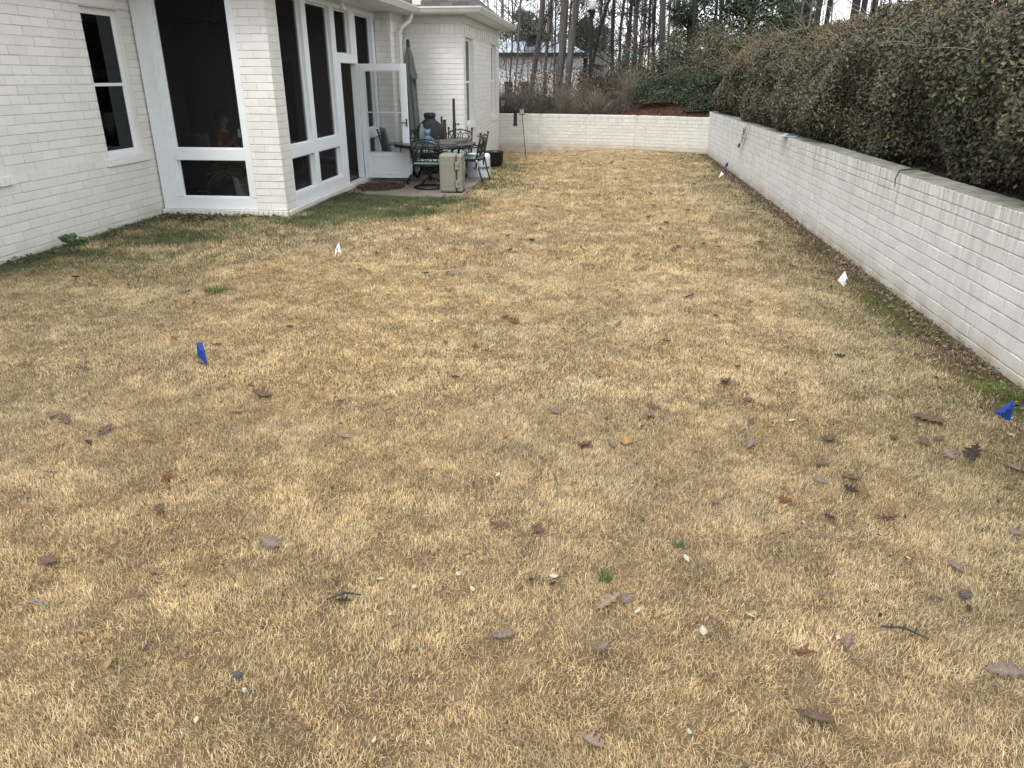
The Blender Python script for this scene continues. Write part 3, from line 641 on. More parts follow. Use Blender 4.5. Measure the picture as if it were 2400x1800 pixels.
#---------------------------------------------------------------- furniture
def scroll(c, r, a0, a1, n=12, plane='xz', y=0., shrink=.0):
    out = []
    for i in range(n + 1):
        t = i / n; a = a0 + (a1 - a0) * t; q = r * (1 - shrink * t); out.append((c[0] + q * math.cos(a), y, c[1] + q * math.sin(a)))
    return out
def make_chair(loc, rzv, label, swivel=False, tall_cushion=False, tags=True):
    """cast metal garden armchair; faces local +y"""
    t = empty('patio_chair', loc, rzv, label, 'chair', 'black cast metal chairs around the patio table'); mm = M['black_metal']
    def yb_(z): return -.23 - max(0, z - .45) * .22         # leaning back
    fr = MB(); w = .255
    for s in (-1, 1):
        fr.tube([(s * w, yb_(.3), .30), (s * w, yb_(.45), .45), (s * w, yb_(.7), .70), (s * w, yb_(.9), .90)], .016, 8)
        fr.lathe([(.002, 0), (.02, .008), (.026, .025), (.02, .042), (.002, .05)], (s * w, yb_(.91), .90), 10)
    fr.tube([(-w, yb_(.84), .84), (-w * .6, yb_(.87), .875), (0, yb_(.91), .905), (w * .6, yb_(.87), .875), (w, yb_(.84), .84)], .014, 8)
    fr.tube([(-w, yb_(.5), .50), (w, yb_(.5), .50)], .012, 6)
    sc = MB()
    def put(pts): sc.tube([(x, yb_(z), z) for x, _, z in pts], .0085, 6)
    for s in (-1, 1):
        put(scroll((s * .085, .63), .105, R(90), R(90) + s * R(-400), 18, shrink=.55))
        put(scroll((s * .10, .77), .085, R(-60 if s > 0 else 240), R(-60 if s > 0 else 240) + s * R(330), 16, shrink=.45))
        put([(s * .02, 0, .50), (s * .10, 0, .62), (s * .06, 0, .74), (s * .015, 0, .86)])
        put([(s * .25, 0, .56), (s * .17, 0, .66), (s * .2, 0, .76), (s * .24, 0, .83)])
        put(scroll((s * .16, .555), .055, 0, R(360), 12)); put(scroll((s * .19, .70), .04, 0, R(360), 10))
    put([(0, 0, .5), (0, 0, .72), (0, 0, .9)]); put(scroll((0, .70), .05, 0, R(360), 12))
    fr.build('back_frame', mm, t, smooth=True); sc.build('scrollwork', mm, t, smooth=True)
    st = MB(); n = 6
    st.tube([(-.25, -.24, .42), (-.27, .22, .42), (-.2, .27, .42), (.2, .27, .42), (.27, .22, .42), (.25, -.24, .42), (-.25, -.24, .42)], .013, 6)
    for i in range(n): xx = -.2 + .08 * i; st.tube([(xx, -.23, .42), (xx, .25, .42)], .007, 5)
    st.build('seat_frame', mm, t, smooth=True)
    for s in (-1, 1):
        MB().tube([(s * w, yb_(.68), .68), (s * .30, -.05, .665), (s * .31, .15, .65), (s * .31, .24, .615), (s * .305, .22, .575), (s * .29, .14, .55), (s * .27, .1, .43)], .0125, 8).build('armrest', mm, t, smooth=True)
    if swivel:
        b = MB().tube([(0, 0, .42), (0, 0, .14)], .035, 12).lathe([(.05, .3), (.12, .34), (.12, .37), (.05, .38)], (0, 0, 0), 16)
        for k in range(4):
            a = k * math.pi / 2 + .78; b.tube([(0, 0, .2), (.16 * math.cos(a), .16 * math.sin(a), .15), (.29 * math.cos(a), .29 * math.sin(a), .03)], .014, 6)
        b.build('pedestal', mm, t, smooth=True)
        MB().tube([(.3 * math.cos(q * math.pi / 14), .3 * math.sin(q * math.pi / 14), .02) for q in range(29)], .018, 8).build('base_ring', mm, t, smooth=True)
    else:
        for sx in (-1, 1):
            MB().tube([(sx * .255, -.25, .46), (sx * .26, -.29, .25), (sx * .265, -.36, .02)], [.016, .014, .015], 8).build('leg', mm, t, smooth=True)
            MB().tube([(sx * .26, .24, .43), (sx * .275, .30, .30), (sx * .27, .27, .14), (sx * .28, .31, .015)], [.016, .014, .013, .018], 8).build('leg', mm, t, smooth=True)
    cu = MB(); V = []; nx_, ny_ = 10, 10
    def cushion(fn, name='cushion'):
        V = []; F = []
        for side in (1, -1):
            for i in range(nx_ + 1):
                for j in range(ny_ + 1):
                    u = i / nx_ * 2 - 1; v = j / ny_ * 2 - 1; e = (1 - abs(u) ** 5) * (1 - abs(v) ** 5)
                    V.append(fn(u, v, side * (.018 + .022 * e)))
        o_ = (nx_ + 1) * (ny_ + 1); q = lambda i, j, s: s * o_ + i * (ny_ + 1) + j
        for i in range(nx_):
            for j in range(ny_):
                F.append((q(i, j, 0), q(i + 1, j, 0), q(i + 1, j + 1, 0), q(i, j + 1, 0))); F.append((q(i, j, 1), q(i, j + 1, 1), q(i + 1, j + 1, 1), q(i + 1, j, 1)))
        for i in range(nx_):
            F.append((q(i, 0, 0), q(i, 0, 1), q(i + 1, 0, 1), q(i + 1, 0, 0))); F.append((q(i, ny_, 0), q(i + 1, ny_, 0), q(i + 1, ny_, 1), q(i, ny_, 1)))
            F.append((q(0, i, 0), q(0, i + 1, 0), q(0, i + 1, 1), q(0, i, 1))); F.append((q(nx_, i, 0), q(nx_, i, 1), q(nx_, i + 1, 1), q(nx_, i + 1, 0)))
        return MB().add(V, F).build(name, M['cushion'], t, smooth=True)
    cushion(lambda u, v, d: (u * .24, v * .235 - .01, .470 + d))
    if tall_cushion: cushion(lambda u, v, d: (u * .235, yb_(.73 + v * .235) + .06 + d, .75 + v * .235))
    for s in (-1, 1):
        x0_ = s * .25; b = MB(); b.tube([(x0_, -.22, .45), (x0_ + s * .03, -.26, .43), (x0_ + s * .02, -.27, .36), (x0_ + s * .035, -.265, .27)], .005, 5).tube([(x0_, -.22, .45), (x0_ + s * .04, -.24, .44), (x0_ + s * .045, -.26, .40)], .005, 5)
        b.build('tie', M['bag'], t)
    return t
make_chair((-3.13, 14.02, PZ), 0, 'swivel patio chair on a ring base, its scrolled back to the camera', swivel=True)
make_chair((-2.56, 15.02, PZ), R(82), 'black scrolled patio chair seen side on at the right end of the table')
make_chair((-2.98, 16.05, PZ), R(176), 'black patio chair behind the table, only its top rail showing between the posts')
make_chair((-4.12, 15.5, PZ), R(-62), 'patio chair with a tall aqua back cushion, seen through the open screen door', tall_cushion=True)
make_chair((-3.72, 15.95, PZ), R(-150), 'patio chair with an arched back in front of the black covered grill')
tb = empty('patio_table', (-3.2, 14.95, PZ), 0, 'dark metal octagonal patio table crowded with stored things', 'table')
oc = [(.76 / math.cos(math.pi / 8) * math.cos(math.pi / 8 + k * math.pi / 4), .72 / math.cos(math.pi / 8) * math.sin(math.pi / 8 + k * math.pi / 4)) for k in range(8)]
V = [(x, y, .715) for x, y in oc] + [(x, y, .735) for x, y in oc]
MB().add(V, [tuple(range(7, -1, -1)), tuple(range(8, 16))] + [(i, (i + 1) % 8, 8 + (i + 1) % 8, 8 + i) for i in range(8)]).build('tabletop', mat('dark_slate_metal', (.05, .05, .06), .35, noise=.3, nscale=12), tb, bevel=.006)
MB().tube([(x * .97, y * .97, .69) for x, y in oc + oc[:1]], .02, 6).build('apron', M['black_metal'], tb)
for sx in (-1, 1):
    for sy in (-1, 1): MB().tube([(sx * .42, sy * .42, .70), (sx * .36, sy * .36, .45), (sx * .40, sy * .40, .2), (sx * .5, sy * .5, .02)], [.024, .02, .02, .026], 8).build('leg', M['black_metal'], tb, smooth=True)
TZ = PZ + .736
def thing_mb(mb, name, m, label, cat, group=None, **k): return tag(mb.build(name, m, **k), label, cat, group)
# umbrella bases standing on the table
def umb_base(x, y, r, h, pr, label, sq=False, knob=True, disc=.055):
    t = empty('umbrella_base', (x, y, TZ), 0, label, 'umbrella base', 'umbrella bases stored on the patio table')
    MB().lathe([(0, 0), (r, 0), (r, disc * .6), (r * .93, disc), (.04, disc + .008), (0, disc + .008)], (0, 0, 0), 28).build('weight', mat('brown_grey_resin', (.105, .09, .085), .7, noise=.4, nscale=15), t)
    MB().lathe([(pr, disc), (pr, h * .45), (pr * .8, h * .46), (pr * .8, h), (0, h)], (0, 0, 0), 12).build('tube', M['bronze_metal'], t)
    if knob: MB().tube([(pr, 0, h * .42), (pr + .05, 0, h * .42)], .009, 8).tube([(pr + .05, 0, h * .42), (pr + .062, 0, h * .42)], .022, 10).build('knob', M['black'], t)
umb_base(-2.86, 15.18, .245, .81, .034, 'umbrella base with the tallest post on the table', disc=.06)
umb_base(-3.02, 15.0, .16, .43, .042, 'umbrella base with a short thick square-topped post on the table', disc=.03)
umb_base(-3.22, 15.25, .10, .38, .014, 'umbrella base with a thin black rod left of the thick post', knob=False, disc=.02)
umb_base(-3.38, 15.38, .10, .34, .02, 'umbrella base with a short dark post beside the covered grill', knob=False, disc=.02)
mt = MB().add([(-3.16, 14.52, TZ), (-2.86, 14.45, TZ), (-2.70, 14.62, TZ), (-2.92, 14.86, TZ), (-3.14, 14.8, TZ), (-3.16, 14.52, TZ + .022), (-2.86, 14.45, TZ + .018), (-2.70, 14.62, TZ + .02), (-2.92, 14.86, TZ + .08), (-3.14, 14.8, TZ + .08)], [(4, 3, 2, 1, 0), (5, 6, 7, 8, 9), (0, 1, 6, 5), (1, 2, 7, 6), (2, 3, 8, 7), (3, 4, 9, 8), (4, 0, 5, 9)])
thing_mb(mt, 'folded_mat', mat('brown_coir', (.10, .085, .075), .95, noise=.4, nscale=60), 'brown folded mat with dark lettering lying flat at the front of the table', 'mat', bevel=.008)
# black covered grill behind the table
gl = empty('covered_grill', (-3.62, 16.42, PZ), 0, 'tall black covered kettle grill with a round cap behind the table', 'grill')
prof = [(.26, .05), (.27, .3), (.25, .5), (.285, .62), (.29, .8), (.27, .95), (.2, 1.03), (.115, 1.09), (.11, 1.12), (.125, 1.15), (.125, 1.21), (.1, 1.23), (0, 1.235)]
g_ = MB(); V = []; F = []; n = 40
for r_, z in prof:
    for j in range(n):
        a = 2 * math.pi * j / n; q = r_ * (1 + (.035 * math.sin(a * 11 + z * 3) if z < 1.03 else .01 * math.sin(a * 9))); V.append((q * math.cos(a), q * math.sin(a), z))
for i in range(len(prof) - 1):
    for j in range(n): a = i * n + j; b_ = i * n + (j + 1) % n; F.append((a, b_, b_ + n, a + n))
g_.add(V, F).build('cover', M['char'], gl, smooth=True)
MB().lathe([(.124, 1.155), (.13, 1.165), (.13, 1.175), (.124, 1.185)], (0, 0, 0), 24, cap=False).build('strap', M['black'], gl)
MB().box(.24, .27, -.02, .02, .9, 1.16).box(.2, .9, -.02, .02, .86, .89, rot=Matrix.Rotation(R(48), 4, 'Y'), at=(.22, 0, 1.0)).build('handle_bar', M['black_metal'], gl)
# light blue figurine with two ears on the table
fg = empty('blue_figurine', (-3.36, 14.98, TZ), R(20), 'small light blue animal figurine with two ears sitting on the table', 'figurine'); bm_ = mat('light_blue_glaze', (.12, .21, .27), .45, noise=.3, nscale=18)
MB().lathe([(0, 0), (.055, 0), (.07, .03), (.068, .08), (.05, .13), (.04, .15)], (0, 0, 0), 16, sy=.85).build('torso', bm_, fg, smooth=True)
MB().lathe([(.0, .13), (.04, .14), (.06, .175), (.055, .215), (.03, .24), (0, .245)], (0, 0, 0), 16).build('head', bm_, fg, smooth=True)
for s in (-1, 1): MB().lathe([(0, 0), (.022, .01), (.024, .03), (.012, .045), (0, .05)], (s * .045, 0, .215), 10, sy=.5).build('ear', bm_, fg, smooth=True)
MB().tube([(.05, -.02, .1), (.09, -.04, .07), (.08, -.05, .03)], [.02, .018, .012], 8).tube([(-.05, -.02, .1), (-.085, -.05, .07), (-.07, -.06, .03)], [.02, .018, .012], 8).build('arm', bm_, fg, smooth=True)
cl = MB(); V = []; F = []; n = 9
for i in range(n):
    for j in range(n): V.append((-3.28 + i * .02, 14.72 + j * .018, TZ + .006 + .022 * abs(math.sin(i * 1.3 + j * .7)) + .012 * math.cos(j * 2.1)))
for i in range(n - 1):
    for j in range(n - 1): a = i * n + j; F.append((a, a + n, a + n + 1, a + 1))
thing_mb(cl.add(V, F), 'rag', mat('pale_blue_cloth', (.38, .50, .56), .9), 'crumpled pale blue rag on the table in front of the figurine', 'cloth', smooth=True)
# grey bottle sleeve
thing_mb(MB().lathe([(0, 0), (.06, 0), (.065, .05), (.06, .2), (.04, .27), (.028, .3), (.03, .34), (0, .345)], (-3.5, 15.1, TZ), 14), 'watering_jug', mat('dull_green_plastic', (.16, .19, .17), .5), 'dull green jug on the table behind the blue figurine', 'jug', smooth=True)
# tan cooler standing on end
ck = empty('cooler', (-2.62, 13.62, PZ), R(3), 'tan hard sided cooler standing on its end at the edge of the patio', 'cooler')
MB().box(-.215, .09, -.20, .20, .012, .665).build('body', M['tan_plastic'], ck, bevel=.035)
MB().box(.094, .20, -.205, .205, .018, .66).build('lid', M['tan_plastic'], ck, bevel=.028)
MB().box(-.17, .0, -.206, -.196, .12, .52).build('side_panel', M['tan_plastic'], ck, bevel=.012)
for z in (.16, .47):
    MB().box(.07, .155, -.222, -.203, z - .07, z + .07).build('latch', M['tan_plastic'], ck, bevel=.01)
    MB().tube([(.13, -.226, z), (.13, -.222, z)], .014, 12).build('latch_hole', M['black'], ck)
b = MB()
for z0, z1, xx in ((.02, .09, .098), (.09, .23, .062), (.23, .40, .098), (.40, .54, .062), (.54, .655, .098)): b.box(xx - .002, xx + .002, -.2235, -.2005, z0, z1)
b.build('seam', M['black'], ck)
MB().box(-.2, .19, -.18, .18, 0, .012).build('foot', M['black'], ck)
# covered fire pit with lettering
fp = empty('covered_fire_pit', (-2.52, 15.9, PZ), 0, 'round object under a wrinkled grey white cover with black lettering behind the chair', 'fire pit')
V = []; F = []; n = 48; pr = [(.262, 0), (.265, .1), (.262, .22), (.262, .36), (.262, .42), (.24, .45), (.1, .458), (0, .46)]
rn = np.random.default_rng(8)
for i, (r_, z) in enumerate(pr):
    for j in range(n):
        a = 2 * math.pi * j / n; q = r_ * (1 + (.018 * math.sin(a * 5 + z * 14) + .012 * math.sin(a * 11 - z * 25)) * (1 if i < 5 else .3)); V.append((q * math.cos(a), q * math.sin(a), z + .006 * math.sin(3 * a)))
for i in range(len(pr) - 1):
    for j in range(n): a = i * n + j; b_ = i * n + (j + 1) % n; F.append((a, b_, b_ + n, a + n))
MB().add(V, F).build('cover', M['bag'], fp, smooth=True)
for word, ang0 in (('solo', -84), ('stove', -42)):
    tcv = bpy.data.curves.new('lettering', 'FONT'); tcv.body = word; tcv.size = .098; tcv.align_x = 'CENTER'; tcv.extrude = .002; tcv.offset = .0012
    txo = bpy.data.objects.new('t', tcv); COL.objects.link(txo); dg = bpy.context.evaluated_depsgraph_get(); dg.update()
    tme = bpy.data.meshes.new_from_object(txo.evaluated_get(dg)); bpy.data.objects.remove(txo)
    for v in tme.vertices:
        a = v.co.x / .275 + R(ang0); rr_ = .2745 + v.co.z; v.co = Vector((rr_ * math.cos(a), rr_ * math.sin(a), .17 + v.co.y))
    tme.materials.clear(); tme.materials.append(M['black']); lt = bpy.data.objects.new('lettering', tme); COL.objects.link(lt); lt.parent = fp
# low black bowl with faucet hose
bo = MB().lathe([(0, .0), (.12, 0), (.18, .06), (.215, .16), (.222, .34), (.235, .36), (.23, .37), (.215, .36), (.2, .16), (.1, .03), (0, .03)], (-2.43, 17.75, float(lawn_z(-2.43, 17.75)) - .005), 32)
thing_mb(bo, 'planter_bowl', M['black_metal'], 'round black metal bowl standing by the house wall on the grass', 'bowl', smooth=True)
fc = empty('hose_bib', (XB + .01, 18.95, .60), 0, 'outdoor brass tap on the white brick wall with a black hose hanging from it', 'tap')
MB().tube([(0, 0, 0), (.09, 0, 0), (.13, 0, -.02)], .014, 8).tube([(.07, 0, .0), (.07, 0, .06)], .008, 6).lathe([(0, 0), (.03, 0), (.03, .008), (0, .008)], (.07, 0, .06), 10).build('tap', mat('old_brass', (.10, .08, .05), .5, metal=.6), fc)
MB().tube([(.13, 0, -.02), (.17, 0, -.06), (.19, 0, -.16), (.18, 0, -.34), (.16, 0, -.5), (.12, -.02, -.6)], .012, 8).build('hose', M['black'], fc, smooth=True)
hk = MB().tube([(-2.93, 17.0, 0.02), (-2.90, 17.25, .5), (-2.97, 17.36, .84), (-2.98, 17.37, .90), (-2.97, 17.33, .925), (-2.96, 17.28, .90), (-2.96, 17.28, .86)], .008, 6)
thing_mb(hk, 'shepherd_hook', M['bronze_metal'], 'thin metal hook leaning against the white wall under the near window', 'hook')
# closed umbrella leaning in the corner
um = empty('closed_umbrella', (-4.05, 17.0, PZ), 0, 'closed faded green patio umbrella leaning in the brick corner', 'umbrella'); 
def lean(z): return (-.13 * z / 2.65 - .0, .18 * z / 2.65 - .1)
V = []; F = []; n = 40
pr = [(.035, 2.52), (.06, 2.44), (.09, 2.30), (.10, 2.12), (.13, 1.95), (.132, 1.92), (.10, 1.90), (.10, 1.6), (.105, 1.3), (.11, 1.05), (.12, .9), (.125, .78), (.10, .76)]
for i, (r_, z) in enumerate(pr):
    lx, ly = lean(z)
    for j in range(n):
        a = 2 * math.pi * j / n; q = r_ * (1 + .22 * math.sin(a * 6 + z) * min(1, r_ / .1)); dz = (.05 * math.sin(a * 3) if i in (4, 5, 11, 12) else 0); V.append((lx + q * math.cos(a), ly + q * math.sin(a), z + dz))
for i in range(len(pr) - 1):
    for j in range(n): a = i * n + j; b_ = i * n + (j + 1) % n; F.append((a, b_, b_ + n, a + n))
MB().add(V, F).build('canopy', M['canvas'], um, smooth=True)
MB().tube([(*lean(.02), .02), (*lean(2.56), 2.56)], .02, 8).build('pole', M['bronze_metal'], um)
MB().lathe([(.03, 2.5), (.04, 2.53), (.035, 2.6), (.04, 2.62), (.03, 2.67), (0, 2.68)], (*lean(2.5), 0), 12).build('finial', M['bronze_metal'], um)
tl = MB().tube([(XJ + .03, 16.75, 1.55), (XJ + .05, 16.75, 1.45)], .01, 6).box(XJ + .02, XJ + .06, 16.68, 16.82, 1.2, 1.52).box(XJ + .03, XJ + .05, 16.70, 16.73, 1.5, 1.6).box(XJ + .03, XJ + .05, 16.75, 16.78, 1.5, 1.62).tube([(XJ + .04, 16.72, 1.2), (XJ + .05, 16.66, 1.08), (XJ + .05, 16.69, 1.0), (XJ + .05, 16.74, 1.02)], .01, 6)
thing_mb(tl, 'glove', M['char'], 'black gloves hanging on a hook by the downspout, seen through the door screen', 'gloves', bevel=.008)
# twiggy door mat with leaf litter
dm = MB(); rq = random.Random(2)
for k in range(300):
    a = rq.uniform(0, 6.28); q = math.sqrt(rq.random()); cx, cy = -4.08 + .42 * q * math.cos(a), 14.0 + .46 * q * math.sin(a); b_ = rq.uniform(0, 6.28); l_ = rq.uniform(.05, .14)
    dm.tube([(cx - l_ * math.cos(b_), cy - l_ * math.sin(b_), PZ + .012 + rq.random() * .012), (cx + l_ * .3 * math.sin(b_), cy, PZ + .03 + rq.random() * .015), (cx + l_ * math.cos(b_), cy + l_ * math.sin(b_), PZ + .012 + rq.random() * .012)], .0055, 4)
thing_mb(dm, 'doormat', mat('rusty_brown_coil', (.075, .042, .03), .9, noise=.5, nscale=20), 'rusty brown scrolled doormat on the flagstones below the open screen door', 'doormat')
# bird feeder pole at the far left
fd = empty('bird_feeder_pole', (-1.89, 20.03, float(lawn_z(-1.89, 20.03))), 0, 'thin leaning shepherd hook pole with two bird feeders near the far wall', 'bird feeder')
MB().tube([(0, 0, 0), (-.08, 0, .8), (-.17, 0, 1.55), (-.19, 0, 1.72), (-.2, 0, 1.78), (-.23, 0, 1.8), (-.25, 0, 1.75), (-.25, 0, 1.66)], .009, 6).tube([(-.15, 0, 1.36), (-.2, 0, 1.42), (-.27, 0, 1.40), (-.29, 0, 1.34)], .006, 6).build('pole', M['black'], fd)
a_ = empty('tube_feeder', (0, 0, 0)); a_.parent = fd
f1 = MB().lathe([(.055, .85), (.055, .90), (.045, .91), (.045, 1.2), (.05, 1.21), (.06, 1.23), (.03, 1.27), (0, 1.29)], (-.29, 0, 0), 14); f1.build('feeder_tube', M['char'], a_)
f2 = MB().lathe([(0, 1.12), (.085, 1.12), (.09, 1.135), (.075, 1.14)], (-.12, 0, 0), 14); f2.build('feeder_tray', M['bronze_metal'], a_)
MB().box(-.17, -.07, -.05, .05, 1.14, 1.28).build('feeder_box', mat('pale_feeder_panel', (.35, .31, .26), .6), a_)
MB().lathe([(.11, 1.28), (.10, 1.3), (.03, 1.36), (0, 1.40)], (-.12, 0, 0), 4).build('feeder_roof', M['black'], a_)
#================================================================ THINGS INSIDE THE PORCH
def leaf_blob(root, name, c, rad, n, size, cols, seed, flat=.6, m=None, shell=.5, parent=None):
    """many small leaves scattered through an ellipsoid shell; returns one object"""
    rr = np.random.default_rng(seed); d = rr.normal(size=(n, 3)); d /= np.linalg.norm(d, axis=1)[:, None]
    q = (shell + (1 - shell) * rr.random(n)) ** .8; P = d * q[:, None] * np.array(rad) * (1 + .22 * np.sin(d[:, 0:1] * 5 + seed) * np.cos(d[:, 1:2] * 4)) + np.array(c)
    return scatter_leaves(name, P, d, size, cols, rr, m or M['leaf'], root, flat)
def scatter_leaves(name, P, N, size, cols, rr, m, parent=None, flat=.6, colw=None, aspect=.45):
    n = len(P); nn = N + rr.normal(0, flat, (n, 3)) + np.array([0, 0, .35]); nn /= np.linalg.norm(nn, axis=1)[:, None]
    a = rr.normal(size=(n, 3)); a = np.cross(nn, a); a /= np.linalg.norm(a, axis=1)[:, None]; b = np.cross(nn, a)
    s = size * rr.uniform(.6, 1.3, n)[:, None]
    V = np.stack([P - a * s * .5, P - b * s * aspect * .5 + nn * s * .07, P + a * s * .5, P + b * s * aspect * .5 + nn * s * .07], 1)
    cols = np.array(cols); ci = rr.choice(len(cols), n, p=colw); C = cols[ci] * rr.uniform(.65, 1.35, (n, 1))
    F = np.arange(n * 4).reshape(n, 4)
    # fold along the midrib: two triangles each
    T = np.concatenate([F[:, [0, 1, 2]], F[:, [0, 2, 3]]])
    return np_mesh(name, V.reshape(-1, 3), T, m, parent, col=np.repeat(C, 4, 0))
pp = empty('potted_plant', (-5.45, 11.3, .1), 0, 'large leafy fern in a white pot inside the front porch screen', 'potted plant')
MB().lathe([(0, 0), (.13, 0), (.17, .2), (.19, .40), (.2, .42), (.18, .42), (.16, .38), (0, .38)], (0, 0, .02), 24).build('pot', mat('white_ceramic', (.45, .45, .43), .5, noise=.2, nscale=25), pp, smooth=True)
fr_ = []; fn = []; rq = np.random.default_rng(6); stm = MB()
for k in range(46):
    a = rq.uniform(0, 6.28); up = rq.uniform(.4, 1.4); L = rq.uniform(.5, .95)
    px, py, pz = 0, 0, .42
    for i in range(24):
        t = i / 24; el = up - 1.9 * t; px += L / 24 * math.cos(a) * math.cos(el); py += L / 24 * math.sin(a) * math.cos(el) * .75; pz += L / 24 * math.sin(el)
        if i % 2 == 0 or 1:
            for s in (-1, 1):
                wv = .075 * math.sin(math.pi * min(1, t * .9 + .1)); fr_.append((px - s * math.sin(a) * wv * .6, py + s * math.cos(a) * wv * .6, pz)); fn.append((0, 0, 1))
P = np.array(fr_); P[:, 1] = np.maximum(P[:, 1], -.30); P[:, 0] = np.minimum(P[:, 0], .55)
scatter_leaves('fronds', P, np.array(fn), .085, [(.10, .15, .06), (.14, .19, .09), (.06, .10, .04)], rq, M['leaf'], pp, .35, aspect=.3)
gj = MB().lathe([(0, 0), (.07, 0), (.095, .04), (.1, .12), (.075, .17), (.065, .19), (.075, .2)], (-6.12, 11.2, .1), 20, cap=False)
thing_mb(gj, 'glass_jar', glass('jar_glass', (.5, .55, .52)), 'clear glass jar on the porch floor beside the fern', 'jar', smooth=True)
so = empty('sofa', (-7.2, 12.45, .1), 0, 'dark sofa inside the screened porch seen from behind', 'sofa'); sm = mat('dark_upholstery', (.03, .03, .032), .9)
MB().box(-.75, .75, -.42, -.28, .1, .78).build('backrest', sm, so, bevel=.04); MB().box(-.73, .73, -.28, .42, .12, .42).build('seat', sm, so, bevel=.04)
MB().box(-.88, -.75, -.42, .42, .1, .6).build('armrest', sm, so, bevel=.04); MB().box(.75, .88, -.42, .42, .1, .6).build('armrest', sm, so, bevel=.04)
for k, (x, c3) in enumerate(((-.64, (.09, .075, .065)), (-.47, (.12, .105, .095)))):
    thing_mb(MB().box(-6.15 + x - .16, -6.15 + x + .16, 12.22, 12.33, .72, 1.09), 'throw_pillow', mat('pillow_cloth' + 'ab'[k], c3, .95), ['brown throw pillow on the porch sofa, left of the pale one', 'pale throw pillow on the porch sofa beside the person'][k], 'pillow', 'throw pillows on the porch sofa', bevel=.05)
# seated person, in profile facing right, hand raised with a phone
def skin_obj(name, pts, edges, m, parent, root=0):
    me = bpy.data.meshes.new(name); me.from_pydata([p[:3] for p in pts], edges, []); me.update(); o = bpy.data.objects.new(name, me); COL.objects.link(o)
    md = o.modifiers.new('skin', 'SKIN'); md.use_smooth_shade = True
    for i, p in enumerate(pts):
        v = me.skin_vertices[0].data[i]; r_ = p[3] if len(p) > 3 else .05; r2 = p[4] if len(p) > 4 else r_; v.radius = (r_, r2)
    me.skin_vertices[0].data[root].use_root = True
    o.modifiers.new('sub', 'SUBSURF').levels = 2; o.modifiers['sub'].render_levels = 2
    me.materials.append(m); o.parent = parent; return o
pe = empty('person', (-6.47, 12.72, .1), R(-8), 'person in an orange top sitting inside the porch, holding up a phone', 'person')
skin = mat('skin', (.20, .12, .09), .6); SH = .50
bp_ = [(0, 0, SH, .13, .11), (.02, 0, SH + .18, .115, .10), (.04, 0, SH + .36, .14, .10), (.05, 0, SH + .46, .10, .08), (.065, 0, SH + .53, .045), (.08, 0, SH + .60, .06, .07), (.09, 0, SH + .68, .082, .078), (.085, 0, SH + .76, .06, .06),
       (.05, -.17, SH + .43, .05), (.13, -.22, SH + .20, .042), (.33, -.17, SH + .34, .034), (.40, -.15, SH + .42, .026),
       (.05, .17, SH + .43, .05), (.12, .22, SH + .20, .042), (.32, .15, SH + .18, .034), (.40, .12, SH + .2, .026),
       (.02, -.10, SH - .02, .09), (.44, -.13, SH + .02, .072), (.46, -.13, SH - .38, .045), (.02, .10, SH - .02, .09), (.44, .13, SH + .02, .072), (.46, .13, SH - .38, .045), (.58, -.13, SH - .46, .035), (.58, .13, SH - .46, .035),
       (.168, 0, SH + .655, .014), (.12, 0, SH + .62, .05)]
be = [(0, 1), (1, 2), (2, 3), (3, 4), (4, 5), (5, 6), (6, 7), (3, 8), (8, 9), (9, 10), (10, 11), (3, 12), (12, 13), (13, 14), (14, 15), (0, 16), (16, 17), (17, 18), (0, 19), (19, 20), (20, 21), (18, 22), (21, 23), (6, 24), (5, 25)]
# fingers of both hands
for hi, hx, hy, hz, up in ((11, .40, -.15, SH + .42, 1), (15, .40, .12, SH + .2, 0)):
    for f_, (dy, ln) in enumerate(((-.03, .055), (-.01, .065), (.01, .06), (.03, .045))):
        a0 = len(bp_); bp_.append((hx + .03, hy + dy, hz + .04 * up, .011)); bp_.append((hx + .03 + ln * .6, hy + dy * 1.1, hz + .03 + .04 * up, .009)); be += [(hi, a0), (a0, a0 + 1)]
    a0 = len(bp_); bp_.append((hx + .01, hy + .045, hz + .03, .011)); be.append((hi, a0))
skin_obj('body', bp_, be, skin, pe)
top = [(0, 0, SH - .02, .145, .125), (.02, 0, SH + .18, .13, .115), (.04, 0, SH + .36, .152, .112), (.05, 0, SH + .45, .11, .09), (.05, -.165, SH + .43, .06), (.09, -.2, SH + .32, .055), (.05, .165, SH + .43, .06), (.09, .2, SH + .32, .055)]
skin_obj('orange_top', top, [(0, 1), (1, 2), (2, 3), (3, 4), (4, 5), (3, 6), (6, 7)], mat('orange_cloth', (.12, .045, .032), .9), pe)
skin_obj('shorts', [(0, 0, SH - .03, .14, .12), (.02, -.10, SH - .02, .10), (.30, -.12, SH + .0, .088), (.02, .10, SH - .02, .10), (.30, .12, SH + .0, .088)], [(0, 1), (1, 2), (0, 3), (3, 4)], mat('dark_shorts', (.04, .04, .05), .9), pe)
skin_obj('hair', [(.045, 0, SH + .72, .088, .088), (.06, 0, SH + .79, .06, .07), (-.01, 0, SH + .66, .06, .065), (-.03, 0, SH + .56, .035)], [(0, 1), (0, 2), (2, 3)], mat('dark_brown_hair', (.03, .02, .015), .7), pe)
ph = tag(MB().box(-6.47 + .44, -6.47 + .452, 12.72 - .27, 12.72 - .20, SH + .1 + .41, SH + .1 + .54).build('phone', M['white']), 'small pale phone in the raised hand of the seated person', 'phone')
